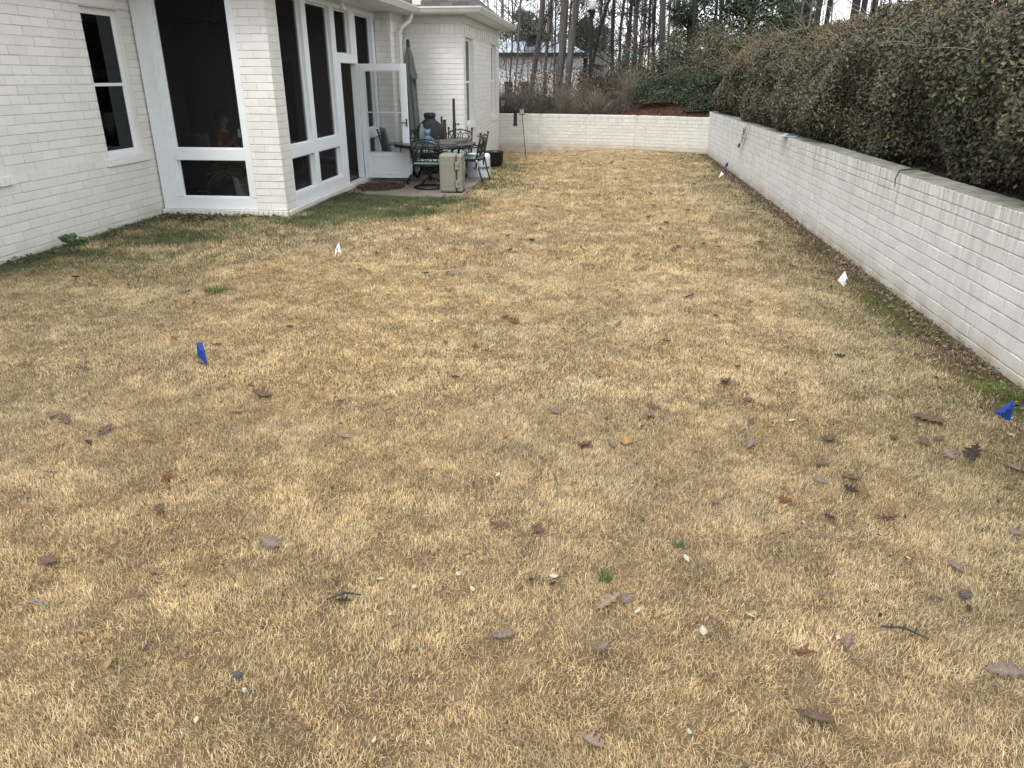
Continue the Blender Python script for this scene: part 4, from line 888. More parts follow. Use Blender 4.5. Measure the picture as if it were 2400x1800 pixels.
# little round table with dried flowers, bench and rug inside by the side screens
st_ = empty('side_table', (-5.55, 13.5, .1), 0, 'small black wire legged side table inside the side screens', 'table')
MB().lathe([(0, .55), (.26, .55), (.27, .56), (.26, .575), (0, .575)], (0, 0, 0), 24).build('tabletop', M['bronze_metal'], st_)
for k in range(3): a = k * 2.09; MB().tube([(.2 * math.cos(a), .2 * math.sin(a), .55), (.26 * math.cos(a), .26 * math.sin(a), 0)], .008, 6).build('leg', M['black'], st_)
vs = empty('flower_bowl', (-5.55, 13.5, .677), 0, 'shallow bowl of dried pink flowers on the porch side table', 'flower bowl')
MB().lathe([(0, 0), (.06, 0), (.14, .05), (.13, .055), (.05, .02), (0, .02)], (0, 0, 0), 18).build('bowl', mat('pale_bowl', (.3, .29, .27), .5), vs)
leaf_blob(vs, 'flowers', (0, 0, .12), (.12, .12, .1), 160, .05, [(.35, .22, .22), (.25, .2, .14)], 4)
thing_mb(MB().lathe([(0, .1), (.05, .1), (.045, .5), (.06, .78), (.15, .8), (.16, .84), (0, .85)], (-5.3, 12.0, .0), 14), 'stool', mat('weathered_wood', (.16, .14, .12), .8, noise=.4), 'turned wooden stool inside the lower side screen', 'stool')
thing_mb(MB().box(-5.5, -5.0, 14.2, 14.8, .42, .5).box(-5.5, -5.44, 14.2, 14.8, .42, .95).box(-5.48, -5.44, 14.22, 14.26, .1, .42).box(-5.06, -5.02, 14.22, 14.26, .1, .42).box(-5.06, -5.02, 14.74, 14.78, .1, .42), 'indoor_chair', mat('grey_weave', (.10, .095, .09), .95, noise=.6, nscale=70), 'grey woven chair just inside the open porch doorway', 'chair', bevel=.015)
#================================================================ FLAGS
def flag(x, y, top, hx, hy, hz, col, label, mark=None, lean_=(0, 0)):
    """wire stake with a crumpled plastic triangle; hx,hy,hz = pieces of the flag outline relative to the wire top"""
    z = float(lawn_z(x, y)); t = empty('marker_flag', (x, y, z), 0, label, 'marker flag', 'small marker flags stuck in the lawn')
    lx, ly = lean_
    MB().tube([(0, 0, -.02), (lx * .5, ly * .5, top * .5), (lx, ly, top)], .0016, 5).build('wire', mat('rusty_wire', (.12, .08, .06), .6), t)
    n = len(hx); V = [(lx + a, ly + b_, top + c_) for a, b_, c_ in zip(hx, hy, hz)]
    c0 = np.mean(V, 0); c0[1] -= .012; b = MB()
    V2 = V + [tuple(c0)]; F = [(i, (i + 1) % n, n) for i in range(n)]
    o = b.add(V2, F).build('flag', col, t)
    sd_ = o.modifiers.new('s', 'SOLIDIFY'); sd_.thickness = .0008
    if mark:
        MB().add([(lx + a, ly + b_ - .006, top + c_) for a, b_, c_ in mark], [tuple(range(i, i + 4)) for i in range(0, len(mark), 4)]).build('printed_mark', M['char'], t)
blue = mat('blue_plastic', (.005, .045, .27), .45); wht = mat('white_plastic', (.78, .79, .80), .5)
flag(-2.58, 4.42, .30, (-.03, .006, .02, .03, -.045), (0, .01, 0, -.01, .01), (.0, 0, -.05, -.16, -.10), blue, 'tall narrow blue marker flag standing alone on the left of the lawn', [(-.008, -.004, -.05), (.004, -.004, -.055), (.006, -.004, -.078), (-.006, -.004, -.075)], (-.02, 0))
flag(-2.74, 7.75, .27, (.0, .018, -.03, -.065, -.045), (0, 0, .01, 0, 0), (.02, -.10, -.09, -.15, -.06), wht, 'white marker flag on the lawn in front of the porch', [(-.026, -.004, -.045), (-.015, -.004, -.04), (-.018, -.004, -.07), (-.03, -.004, -.072)], (-.03, 0))
flag(2.38, 7.25, .235, (.0, .045, .04, .012, -.05), (0, 0, .01, 0, 0), (0, -.09, -.13, -.155, -.095), wht, 'white marker flag near the middle of the right wall, with black print', [(.022, -.010, -.07), (.036, -.010, -.08), (.037, -.010, -.115), (.024, -.010, -.11)], (0, 0))
flag(2.22, 3.95, .31, (.035, .05, .05, -.035, -.04), (0, 0, 0, .0, 0), (.0, -.06, -.13, -.085, -.08), blue, 'blue marker flag by the right edge of the photo at the foot of the wall', [(.006, -.006, -.055), (.02, -.006, -.052), (.02, -.006, -.08), (.008, -.006, -.082), (.026, -.006, -.05), (.036, -.006, -.05), (.036, -.006, -.08), (.028, -.006, -.08)], (.06, .05))
flag(2.50, 16.0, .15, (.0, .06, -.05), (0, 0, 0), (.02, -.05, -.12), wht, 'small far white marker flag at the foot of the right wall', None, (0, 0))
flag(2.78, 17.3, .22, (.03, .03, -.04, -.03), (0, 0, 0, 0), (.0, -.08, -.15, -.04), blue, 'small far blue marker flag at the foot of the right wall', None, (.02, 0))
#================================================================ HEDGE
EVG = [(.050, .068, .035), (.075, .095, .055), (.035, .048, .028), (.11, .125, .08), (.10, .075, .045)]
def hedge():
    rr = np.random.default_rng(12)
    hd = empty('hedge', (4.4, 10, 1.0), 0, 'tall dense evergreen hedge growing above the long right wall', 'hedge')
    Y0, Y1 = 2.0, 24.0
    def top(y): return 2.76 + .22 * ss(y, 10.5, 6) + .22 * (vnoise(y * 0 + 1, y, .55, 5) - .5) + .10 * ss(y, 20, 24) - .12 * ss(y, 17, 22) - .0 * y
    def front(y, z):
        h = (z - 1.0) / 1.9
        return 3.62 - .52 * np.sin(np.clip(h + .12, 0, 1) * math.pi * .8) + .30 * h ** 3 + .05 * ss(y, 9, 4) * ss(z, 1.5, 1.1) - .24 * ss(y, 8, 12) * ss(z, 1.9, 1.15) + .35 * (vnoise(y, z, 1.3, 7) - .5) + .12 * (vnoise(y, z, 3.5, 8) - .5)
    n = 165000
    y = Y0 + (Y1 - Y0) * rr.random(n) ** 1.12; z = 1.06 + (top(y) - 1.06) * rr.random(n)
    dpt = rr.exponential(.13, n); x = front(y, z) + dpt - .03
    gap = (z < 1.05 + .12 * ss(y, 11, 5) + .08 * np.sin(y * 2.3)) & (rr.random(n) < .9); k = ~gap; x, y, z = x[k], y[k], z[k]
    P = np.stack([x, y, z], 1); N = np.tile([-.8, -.3, .35], (len(x), 1))
    # top surface
    m_ = 60000; yt = Y0 + (Y1 - Y0) * rr.random(m_); xt = 3.5 + 2.2 * rr.random(m_) ** 1.3; zt = top(yt) + .22 * (fbm(xt, yt, .9, 17) - .45) - rr.exponential(.1, m_)
    P = np.concatenate([P, np.stack([xt, yt, zt], 1)]); N = np.concatenate([N, np.tile([0, 0, 1.], (m_, 1))])
    hgt = ss(P[:, 2], 1.75, 2.7) * (.6 + .8 * ss(P[:, 1], 6, 14)); br = rr.random(len(P)) < hgt * .8 * ss(fbm(P[:, 1], P[:, 2] + P[:, 0], .9, 27), .25, .55)
    size = np.where(br, .036, .056) * (1 + .25 * ss(P[:, 1], 12, 22) - .1)
    nn = N + rr.normal(0, .55, P.shape) + np.array([0, 0, .3]); nn /= np.linalg.norm(nn, axis=1)[:, None]
    a = np.array([-.35, .55, .75]) + rr.normal(0, .75, P.shape); a = a - nn * (a * nn).sum(1)[:, None]; a /= np.linalg.norm(a, axis=1)[:, None]; b = np.cross(nn, a)
    s = (size * rr.uniform(.6, 1.35, len(P)))[:, None]; wv = s * rr.uniform(.42, .6, (len(P), 1))
    V = np.stack([P - a * s * .5, P - a * s * .05 - b * wv * .5 + nn * s * .08, P + a * s * .32 - b * wv * .33 + nn * s * .05, P + a * s * .5, P + a * s * .32 + b * wv * .33 + nn * s * .05, P - a * s * .05 + b * wv * .5 + nn * s * .08], 1)
    F0 = np.arange(len(P))[:, None] * 6; F = np.concatenate([F0 + np.array([0, 1, 2, 3]), F0 + np.array([0, 3, 4, 5])])
    cc = np.array([(.062, .064, .032), (.036, .038, .021), (.09, .09, .052), (.155, .152, .10), (.115, .077, .043), (.24, .20, .06)])
    C = cc[rr.choice(6, len(P), p=[.34, .30, .19, .07, .096, .004])] * rr.uniform(.7, 1.3, (len(P), 1))
    C[br] = np.array([(.15, .105, .06), (.105, .08, .045), (.20, .16, .10)])[rr.choice(3, br.sum())] * rr.uniform(.6, 1.3, (br.sum(), 1))
    np_mesh('foliage', V.reshape(-1, 3), F, M['leaf'], hd, col=np.repeat(C, 6, 0))
    # stems inside, arching twigs outside
    sm = MB(); rq = random.Random(9)
    for i in range(150):
        y = 2 + i * .147 + rq.uniform(-.1, .1); x = rq.uniform(3.9, 4.6); z = 1.0
        tp = 2.7
        sm.tube([(x, y, z - .05), (x + rq.uniform(-.15, .15), y + rq.uniform(-.2, .2), 1.6), (x + rq.uniform(-.5, .2), y + rq.uniform(-.3, .3), 2.2), (x + rq.uniform(-.7, .4), y + rq.uniform(-.4, .4), tp)], [.022, .017, .012, .005], 5)
    sm.build('stems', M['bark_dark'], hd)['kind'] = 'stuff'
    tw = MB()
    for i in range(190):
        y = rq.uniform(4, 24); z = rq.uniform(1.9, 2.9); x = float(front(np.array([y]), np.array([z]))[0]) + .1; dy = rq.uniform(-.9, .9); up = rq.uniform(.05, .4)
        tw.tube([(x, y, z), (x - .12, y + dy * .35, z + up * .7), (x - .22, y + dy * .7, z + up), (x - .3, y + dy, z + up * .85)], [.004, .0035, .0025, .0015], 4)
    tw.build('twigs', mat('pale_twig', (.20, .16, .11), .9), hd)['kind'] = 'stuff'
    # added dark core blocks see-through and stands for shade inside the hedge
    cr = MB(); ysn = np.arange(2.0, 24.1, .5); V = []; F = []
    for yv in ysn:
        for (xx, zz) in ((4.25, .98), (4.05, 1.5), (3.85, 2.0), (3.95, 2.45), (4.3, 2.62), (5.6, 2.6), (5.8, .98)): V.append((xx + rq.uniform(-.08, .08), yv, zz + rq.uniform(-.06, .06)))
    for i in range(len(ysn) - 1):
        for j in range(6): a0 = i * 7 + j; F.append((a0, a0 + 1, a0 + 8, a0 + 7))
    cr.add(V, F).build('shade_core', mat('core_shade_dark', (.018, .016, .012), .95, noise=.5, nscale=20), hd)
    loc_parent(hd)
hedge()
# vine sprig hanging over the wall, stick, paper on the cap
vn = empty('vine_sprig', (2.9, 15.9, 1.09), 0, 'leafy vine sprig hanging down over the face of the right wall', 'vine')
MB().tube([(.15, -.1, .02), (.0, 0, .01), (-.03, .08, -.12), (-.03, .2, -.26), (-.03, .35, -.36), (-.03, .5, -.46)], .004, 5).tube([(-.03, .08, -.12), (-.03, .0, -.28), (-.03, .12, -.42)], .003, 5).build('stem', M['bark'], vn)
rq = np.random.default_rng(44); P = np.array([(-.04, .05 + t * .5, -.1 - t * .42) for t in rq.random(26)]) + rq.normal(0, .035, (26, 3)) * [.4, 1, 1]
scatter_leaves('leaf', P, np.tile([-1., 0, 0], (26, 1)), .085, [(.14, .17, .10), (.22, .22, .15), (.08, .10, .06)], rq, M['leaf'], vn, .3, aspect=.7)
thing_mb(MB().tube([(2.86, 7.72, .97), (2.88, 7.8, 1.03), (2.93, 7.86, 1.105), (3.05, 7.9, 1.115), (3.22, 8.0, 1.11)], [.004, .006, .008, .008, .009], 6), 'stick', M['bark_dark'], 'thin dark curved stick lying over the cap of the right wall', 'stick')
bdm = mat('grey_white_board', (.42, .44, .46), .6)
bd = empty('painted_board', (3.02, 12.8, ZT + .004), R(-20), 'small flat blue and white board lying on the cap of the right wall', 'board')
MB().box(-.13, .13, -.30, .30, 0, .010).build('board', bdm, bd); MB().box(-.06, .12, -.26, .28, .0105, .013).build('blue_side', mat('dull_blue', (.05, .09, .17), .6), bd)
#================================================================ LEAVES ON THE LAWN
LEAF_COL = {'brown': (.10, .068, .048), 'grey': (.15, .115, .095), 'rust': (.12, .048, .025), 'dark': (.03, .022, .018), 'pale': (.36, .33, .25), 'tan': (.25, .16, .08), 'light': (.21, .155, .115)}
def leaf_mesh(kind, lobed, curl, seed):
    """a single dead leaf 1 m long (scaled when placed): outline, midrib fold, curl"""
    rr = random.Random(seed); n = 34; L = []
    for i in range(n + 1):
        t = i / n; w = math.sin(math.pi * min(1, t ** .8)) * (.30 if not lobed else .26)
        if lobed: f = (t * 4.3 + .15) % 1; w = (.25 + .24 * math.sin(math.pi * t ** .9)) * math.sin(math.pi * min(1, t * .97 + .03)) ** .6 * (.30 + 1.0 * (f ** 1.3 if f < .72 else (1 - f) / .28 * .65))
        L.append((t, w * rr.uniform(.9, 1.1)))
    V = []; F = []
    cx = rr.uniform(.6, 1.2) * curl; sw = rr.uniform(-.35, .35)
    for t, w in L:
        for s in (-1, -.5, 0, .5, 1):
            ww = s * w * (1.0 if lobed else 1); adv = .10 * abs(s) if lobed else 0
            x = t - .5 + adv; y = ww + sw * (t - .5) ** 2
            z = cx * .55 * (abs(s) * w * 1.7) ** 1.4 + cx * .9 * (t - .45) ** 2 + rr.uniform(-.012, .012)
            ang = s * cx * .6; V.append((x, y * math.cos(ang), z + .02))
    for i in range(n):
        for j in range(4): a = i * 5 + j; F.append((a, a + 1, a + 6, a + 5))
    st = len(V); V += [(-.5, -.008, .02), (-.5, .008, .02), (-.72, .012 + sw * .2, .05), (-.72, -.004 + sw * .2, .05)]; F.append((st, st + 1, st + 2, st + 3))
    me = bpy.data.meshes.new('oak_leaf'); me.from_pydata(V, [], F); me.update()
    c0 = np.array(LEAF_COL[kind]); col = np.ones((len(V), 4)); rn_ = np.random.default_rng(seed)
    col[:, :3] = c0 * rn_.uniform(.8, 1.2, (len(V), 1)); mid = np.arange(len(V)) % 5 == 2; col[mid, :3] *= 1.35
    a = me.attributes.new('col', 'FLOAT_COLOR', 'POINT'); a.data.foreach_set('color', col.astype(np.float32).ravel())
    me.polygons.foreach_set('use_smooth', [True] * len(me.polygons)); me.materials.append(M['dead_leaf']); return me
LM = {}
for kd in LEAF_COL:
    for v in range(3): LM[kd, v] = leaf_mesh(kd, kd in ('brown', 'grey', 'rust', 'dark', 'light'), (.5, .85, .3)[v] * (.7 if kd in ('pale', 'tan') else 1), 100 + v * 17 + len(kd))
LG = {'brown': 'curled brown oak leaf lying on the straw coloured lawn', 'grey': 'greyish oak leaf lying on the straw coloured lawn', 'rust': 'rust red curled oak leaf on the lawn', 'dark': 'small blackish shrivelled leaf on the lawn', 'pale': 'small cream coloured leaf lying on the lawn', 'tan': 'narrow orange tan leaf lying on the lawn', 'light': 'light brown oak leaf lying on the lawn'}
rl = random.Random(21)
LABELS = {}
LG = {'brown': 'curled brown oak leaf', 'grey': 'greyish oak leaf', 'rust': 'rust red curled leaf', 'dark': 'blackish shrivelled leaf', 'pale': 'small cream leaf', 'tan': 'orange tan leaf', 'light': 'light brown oak leaf'}
LANDMARKS = [((-2.58, 4.42), 'the tall blue flag'), ((-2.74, 7.75), 'the white flag before the porch'), ((2.38, 7.25), 'the printed white flag'), ((2.3, 3.95), 'the right hand blue flag')]
for _x, _y, _n in ((1748, 1560, 'the largest brown leaf'), (1085, 1382, 'the pinkish grey leaf'), (1318, 1305, 'the long curved leaf'), (2180, 1462, 'the big pinkish leaf'), (110, 1218, 'the leaf far left'), (1565, 832, 'the humped leaf'), (1352, 960, 'the boat shaped leaf'), (235, 1442, 'the orange oval leaf'), (515, 1466, 'the slate pebble'), (467, 630, 'the green tuft'), (1518, 1372, 'the cream oval leaf'), (1950, 1380, 'the forked twig'), (1272, 1610, 'the upright bottom leaf'), (745, 1300, 'the dark twig')):
    _p = GP(*FV(_x, _y)); LANDMARKS.append(((_p[0], _p[1]), _n))
def auto_label(x, y, kd):
    d = sorted((math.hypot(x - a, y - b), n, a, b) for (a, b), n in LANDMARKS)[0]
    dx, dy = x - d[2], y - d[3]; w = ('behind' if dy > 0 else 'in front of') if abs(dy) > abs(dx) * 1.2 else ('right of' if dx > 0 else 'left of')
    q = 'just' if d[0] < .3 else 'about half a metre' if d[0] < .7 else 'about one metre' if d[0] < 1.25 else 'well over one metre'
    return LG[kd] + ' ' + q + ' ' + w + ' ' + d[1]
def put_leaf(x, y, size, kd, label=None, z=None, name=None, far=False):
    nm = name or ('oak_leaf' if kd in ('brown', 'grey', 'rust', 'dark', 'light') else 'fallen_leaf')
    o = bpy.data.objects.new(nm, LM[kd, rl.randrange(3)]); COL.objects.link(o)
    o.location = (x, y, (float(lawn_z(x, y)) + .019 if z is None else z)); o.scale = (size, size * rl.uniform(.7, 1.1), size * rl.uniform(.8, 1.3))
    o.rotation_euler = (rl.uniform(-.35, .35), rl.uniform(-.3, .3), rl.uniform(0, 6.28))
    if label is None:
        label = auto_label(x, y, kd) if not far else 'distant ' + LG[kd] + (' on the house side' if x < -1.2 else ' near the right wall' if x > 1.6 else ' in the middle') + (', far third of lawn' if y > 14 else ', halfway up the lawn')
    tag(o, label, 'leaf', 'dead leaves: ' + label if far else 'dead leaves on the near lawn')
def sz(x, y, wpx): # photo width in full-view px -> metres
    p = GP(*FV(x, y)); return wpx * 1.085 / FPX * float(np.dot(p - _c, _f)) * 1.02
BIG = [(1748, 1560, 78, 'brown', 'largest brown oak leaf, lying near the bottom right of the photo'), (1085, 1382, 50, 'grey', 'pinkish grey oak leaf with pointed lobes, low in the middle of the photo'), (1272, 1610, 62, 'light', 'warm brown oak leaf standing up at the very bottom middle of the photo'),
 (1318, 1305, 70, 'light', 'long curved brown oak leaf beside a cream leaf in the lower middle'), (580, 1180, 58, 'grey', 'grey brown oak leaf lying at the lower left centre of the photo'), (2180, 1462, 85, 'grey', 'big crumpled pinkish leaf cut by the right edge of the photo'),
 (110, 1218, 48, 'brown', 'curled brown oak leaf at the far left, lower third of the photo'), (2100, 985, 66, 'dark', 'long folded dark brown leaf left of the right hand blue flag'), (2010, 913, 66, 'brown', 'pair-like crumpled brown leaf between the right wall and the lawn'),
 (570, 862, 48, 'brown', 'curled oak leaf right of the tall blue flag'), (1565, 832, 42, 'brown', 'humped grey brown oak leaf on the middle right of the lawn'), (1352, 960, 42, 'tan', 'orange brown boat shaped leaf in the middle of the lawn'), (470, 750, 28, 'light', 'pale oak leaf just right of the top of the blue flag'), (235, 1442, 34, 'tan', 'orange tan oval leaf at the lower left'), (1378, 1328, 24, 'pale', 'bright cream leaf under the long curved oak leaf'), (1197, 1252, 20, 'pale', 'bright white oval leaf in the lower middle'), (1518, 1372, 30, 'pale', 'cream oval leaf in the lower right centre'), (1740, 1420, 48, 'rust', 'rust red curled oak leaf, lower right'), (1828, 1400, 52, 'grey', 'folded grey leaf right of the rust red leaf, lower right'), (1085, 945, 1, None, None)]
for x, y, w_, kd, lb in BIG:
    if kd: p = GP(*FV(x, y)); put_leaf(p[0], p[1], sz(x, y, w_), kd, lb)
MED = """1160,1152,45,b 1075,1142,35,b 345,1105,35,b 363,1038,38,r 110,1028,30,g 230,935,45,b 195,963,22,d 322,960,26,b 145,916,42,b 118,903,38,g 180,866,18,l 543,835,20,r 480,845,26,g 512,893,35,l 737,873,22,b 185,804,30,b 55,792,20,b 628,712,22,b
378,735,18,r 350,706,20,b 437,792,26,b 742,951,38,l 890,822,26,b 985,820,18,d 912,915,20,g 963,745,20,r 1026,755,24,r 1052,763,24,g 1090,690,32,b 1112,700,32,r 1218,716,10,d 1196,895,36,g 1095,945,30,t 1262,971,46,b 1320,965,34,g 1403,905,30,g 1408,886,30,b
1337,704,28,b 1438,742,25,b 1615,868,35,b 1595,797,15,d 1622,917,25,b 1620,965,50,g 1792,957,50,b 1812,775,26,d 1545,687,14,d 2030,955,30,b 2045,985,40,g 1995,963,30,b 1930,952,35,b 1902,968,20,b 2185,1018,46,g 1770,1008,35,b 1772,1045,34,g 1840,1038,40,b
1838,1066,34,d 1545,1090,26,g 1692,1086,30,r 1792,1125,34,d 1918,1127,46,b 2065,1235,36,g 2090,1322,20,d 1775,1293,26,g 1300,1403,40,g 1355,1300,36,g 1195,1268,24,d 760,1142,12,p 1075,1032,14,p 822,1258,16,p 1020,1280,20,p 895,1277,20,p
990,1248,14,p 1122,845,10,p 1367,610,8,p 1577,877,12,p 1710,913,18,p 1735,1135,16,p 1482,1215,22,p 1620,1340,26,p 1488,1590,20,p 842,1335,12,p 1002,1202,28,t 950,1218,22,t 640,1210,16,t 606,1290,12,t 90,1503,24,t 395,1270,26,t 317,1412,28,b
930,1428,26,t 1420,1335,26,t 370,1488,22,t 425,1563,18,p 548,1598,14,t 810,1607,16,p 110,1503,8,t 170,1238,20,t 1432,513,14,d 1465,535,16,d 1497,542,14,d 1548,527,12,d 1552,537,12,d 1621,489,10,d 815,549,16,b 880,540,12,d
967,593,16,d 1003,570,12,b 1257,576,16,g 1205,562,12,b 320,655,10,d 330,657,12,b 165,603,22,d 195,621,20,b 420,658,14,d 540,672,12,b 1130,638,14,g 1290,672,10,r 1765,608,16,d 1595,560,8,d 1620,657,10,d 1700,755,16,b 1500,742,12,r 1240,1050,14,b
1023,1050,10,d 1338,1200,14,b 1105,1242,20,g 1300,1330,10,t 330,1240,22,g 745,1305,34,d 628,1322,14,t 1795,1480,10,p 1500,1600,10,b 1960,1215,16,p 1180,1440,1,x 1575,1490,20,t 860,1640,18,t 1890,1200,1,x 2160,1085,22,g 2195,1160,30,g 2030,1432,22,t 2020,1150,14,t 1140,1390,10,t"""
KK = {'b': 'brown', 'g': 'grey', 'r': 'rust', 'd': 'dark', 'p': 'pale', 't': 'tan', 'l': 'light'}
for s in MED.split():
    x, y, w_, kd = s.split(',')
    if kd == 'x': continue
    x, y, w_ = float(x), float(y), float(w_); p = GP(*FV(x, y)); put_leaf(p[0], p[1], sz(x, y, w_), KK[kd], far=p[1] > 7)
for i in range(120):
    y = rl.uniform(6.5, 21.5); x = rl.uniform(max(-2.2, -.4 * y), 2.7) if y > 12 else rl.uniform(-4, 2.7)
    put_leaf(x, y, rl.uniform(.065, .115), rl.choice(['brown', 'dark', 'dark', 'grey', 'brown']), z=float(lawn_z(x, y)) + .028, far=True)
# leaf litter: drifts nobody could count
def litter(name, label, spots, seed, m=None, cols=None, size=.05):
    rr = np.random.default_rng(seed); P = []
    for (x0, x1, y0, y1, n, zf) in spots:
        x = rr.uniform(x0, x1, n); y = rr.uniform(y0, y1, n); z = (lawn_z(x, y) if zf is None else zf(x, y)) + rr.uniform(.008, .035, n); P.append(np.stack([x, y, z], 1))
    P = np.concatenate(P); o = scatter_leaves(name, P, np.tile([0, 0, .8], (len(P), 1)), size, cols or [(.10, .07, .05), (.14, .10, .075), (.06, .045, .035), (.22, .17, .12)], rr, m or M['dead_leaf'], None, .5, aspect=.5)
    return tag(o, label, 'leaf litter', kind='stuff')
litter('leaf_litter', 'brown leaf litter drifted along the foot of the right wall', [(2.68, 2.9, 3.4, 21.4, 3600, None), (2.3, 2.75, 3.6, 14, 600, None)], 31, size=.04)
litter('leaf_litter', 'drift of dark brown leaves in the corner below the porch screen', [(-6.55, -5.6, 10.2, 10.8, 420, None), (-5.6, -4.7, 10.55, 10.8, 60, None), (-6.6, -6.35, 7.4, 10.4, 130, None)], 32, size=.065)
litter('leaf_litter', 'dark fallen leaves on the flagstones along the porch ledge', [(-4.55, -4.2, 12.3, 13.7, 170, None), (-4.5, -3.6, 13.6, 14.5, 150, lambda x, y: x * 0 + PZ + .02)], 33, size=.055, cols=[(.09, .055, .04), (.06, .04, .03)])
litter('leaf_litter', 'brown mulch and dead leaves under the hedge', [(3.22, 4.2, 2, 21.5, 9000, up_z)], 34, size=.05, cols=[(.085, .06, .045), (.12, .085, .06), (.05, .036, .03)])
litter('leaf_litter', 'small crumbs of bark and pale chips strewn over the lawn', [(-5.5, 2.8, 2, 9, 1500, None), (-6, 2.7, 9, 21, 1900, None)], 35, size=.026, cols=[(.09, .06, .04), (.12, .08, .055), (.28, .21, .13), (.05, .04, .03), (.38, .33, .24), (.04, .03, .025)])
litter('pine_straw', 'reddish brown pine straw mulch on the bank behind the far wall', [(-3, 3.0, 22.0, 26.5, 1, up_z)], 36, size=.05)
rr = np.random.default_rng(37); n = 16000; x = rr.uniform(-3.5, 3.2, n); y = yb(x) + .15 + rr.random(n) * 4.5; z = up_z(x, y) + rr.uniform(.0, .03, n)
bpy.data.objects.remove(bpy.data.objects['pine_straw'])
tag(scatter_leaves('pine_straw', np.stack([x, y, z], 1), np.tile([0, 0, 1.], (n, 1)), .13, [(.17, .085, .05), (.12, .07, .045), (.22, .13, .08)], rr, M['dead_leaf'], None, .3, aspect=.12), 'reddish brown pine straw mulch on the bank behind the far wall', 'mulch', kind='stuff')
# small odd things in the grass
def pcone(x, y, s):
    p = GP(*FV(x, y)); b = MB()
    for i in range(9):
        for k in range(7):
            a = k * .9 + i * .45; r_ = s * (.35 + .65 * math.sin(math.pi * (i + 1) / 10)) * .45; b.lathe([(0, 0), (s * .11, .1 * s), (0, .16 * s)], (p[0] + (i - 4.5) * s * .13, p[1] + r_ * math.cos(a), float(lawn_z(p[0], p[1])) + .03 + r_ * math.sin(a)), 5)
    return b
thing_mb(pcone(2082, 1300, .04), 'pine_cone', M['bark'], 'small grey pine cone in the grass at the lower right', 'pine cone')
def gtwig(x, y, L_, ang, label, m):
    p = GP(*FV(x, y)); z = float(lawn_z(p[0], p[1])) + .025; c_, s2 = math.cos(ang), math.sin(ang); b = MB()
    b.tube([(p[0] - c_ * L_ / 2, p[1] - s2 * L_ / 2, z), (p[0], p[1] + .01, z + .015), (p[0] + c_ * L_ / 2, p[1] + s2 * L_ / 2, z + .002)], [.004, .005, .002], 6)
    for q in (-.3, -.05, .2): b.tube([(p[0] + c_ * L_ * q, p[1] + s2 * L_ * q, z + .008), (p[0] + c_ * L_ * (q + .12), p[1] + s2 * L_ * (q + .12) + .03, z + .02)], [.003, .001], 4)
    thing_mb(b, 'fallen_twig', m, label, 'twig')
gtwig(1950, 1380, .16, -.35, 'dark forked twig lying in the grass at the lower right', M['bark_dark']); gtwig(83, 1320, .10, -.3, 'grey lichen covered twig at the far lower left', mat('lichen_bark', (.22, .23, .21), .9, noise=.5, nscale=60)); gtwig(745, 1300, .14, .3, 'dark twig lying in the grass left of the middle, lower third', M['bark_dark'])
for x, y, s, c_, lb in ((515, 1466, .018, (.06, .07, .08), 'flat dark slate pebble in the grass at the lower left'), (530, 1500, .010, (.34, .33, .30), 'small pale pebble just below the dark slate pebble')):
    p = GP(*FV(x, y)); thing_mb(MB().lathe([(0, 0), (s * .8, .003), (s, .01), (s * .7, .018), (0, .02)], (p[0], p[1], float(lawn_z(p[0], p[1])) + .012), 9, sy=.8), 'pebble', mat('stone', c_, .8, noise=.2), lb, 'pebble')
def tuft(x, y, n, L_, label, w_=.06, cols=((.07, .12, .035), (.11, .16, .06))):
    p = GP(*FV(x, y)); rr = np.random.default_rng(int(x)); b = []; F = []; C = []
    for i in range(n):
        a = rr.uniform(0, 6.28); q = w_ * math.sqrt(rr.random()); bx, by = p[0] + q * math.cos(a), p[1] + q * math.sin(a); z = float(lawn_z(bx, by)); l_ = L_ * rr.uniform(.6, 1.2); t = rr.uniform(.1, .8)
        k0 = len(b); ex_, ey_ = bx + math.cos(a) * l_ * t, by + math.sin(a) * l_ * t
        b += [(bx - .0025, by, z), (bx + .0025, by, z), (ex_ + .0006, ey_, z + l_ * (1 - t * .5)), (ex_ - .0006, ey_, z + l_ * (1 - t * .5))]; F.append((k0, k0 + 1, k0 + 2, k0 + 3)); C += [cols[i % 2]] * 4
    tag(np_mesh('grass_tuft', np.array(b), np.array(F), M['grass'], col=np.array(C)), label, 'grass tuft')
tuft(467, 630, 220, .07, 'bright green grass tuft alone in the straw lawn at the left', .11); tuft(1305, 1252, 60, .04, 'tiny green grass tuft above the long curved oak leaf', .025); tuft(1465, 1180, 40, .035, 'tiny green sprig in the dry grass right of the middle', .02)
tuft(2160, 850, 500, .04, 'bright green mossy patch at the foot of the right wall by the blue flag', .16, ((.10, .15, .03), (.13, .18, .045)))
wd = empty('weed_plant', (-6.4, 8.35, 0), 0, 'round leafed green weed growing at the foot of the left wall', 'weed')
rq = np.random.default_rng(77); P = np.concatenate([rq.uniform(-1, 1, (46, 3)) * [.06, .08, .04] + [.02, 0, .12], rq.uniform(-1, 1, (14, 3)) * [.04, .04, .03] + [.05, .17, .08]])
scatter_leaves('leaf', P, np.tile([.5, -.5, 1.], (60, 1)), .075, [(.06, .105, .04), (.085, .14, .06)], rq, M['leaf'], wd, .35, aspect=.9)
MB().tube([(0, 0, 0), (0, 0, .13)], .004, 5).tube([(0, 0, 0), (.02, .1, .14), (.04, .2, .10), (.05, .24, .06)], .004, 5).build('stem', M['bark'], wd)
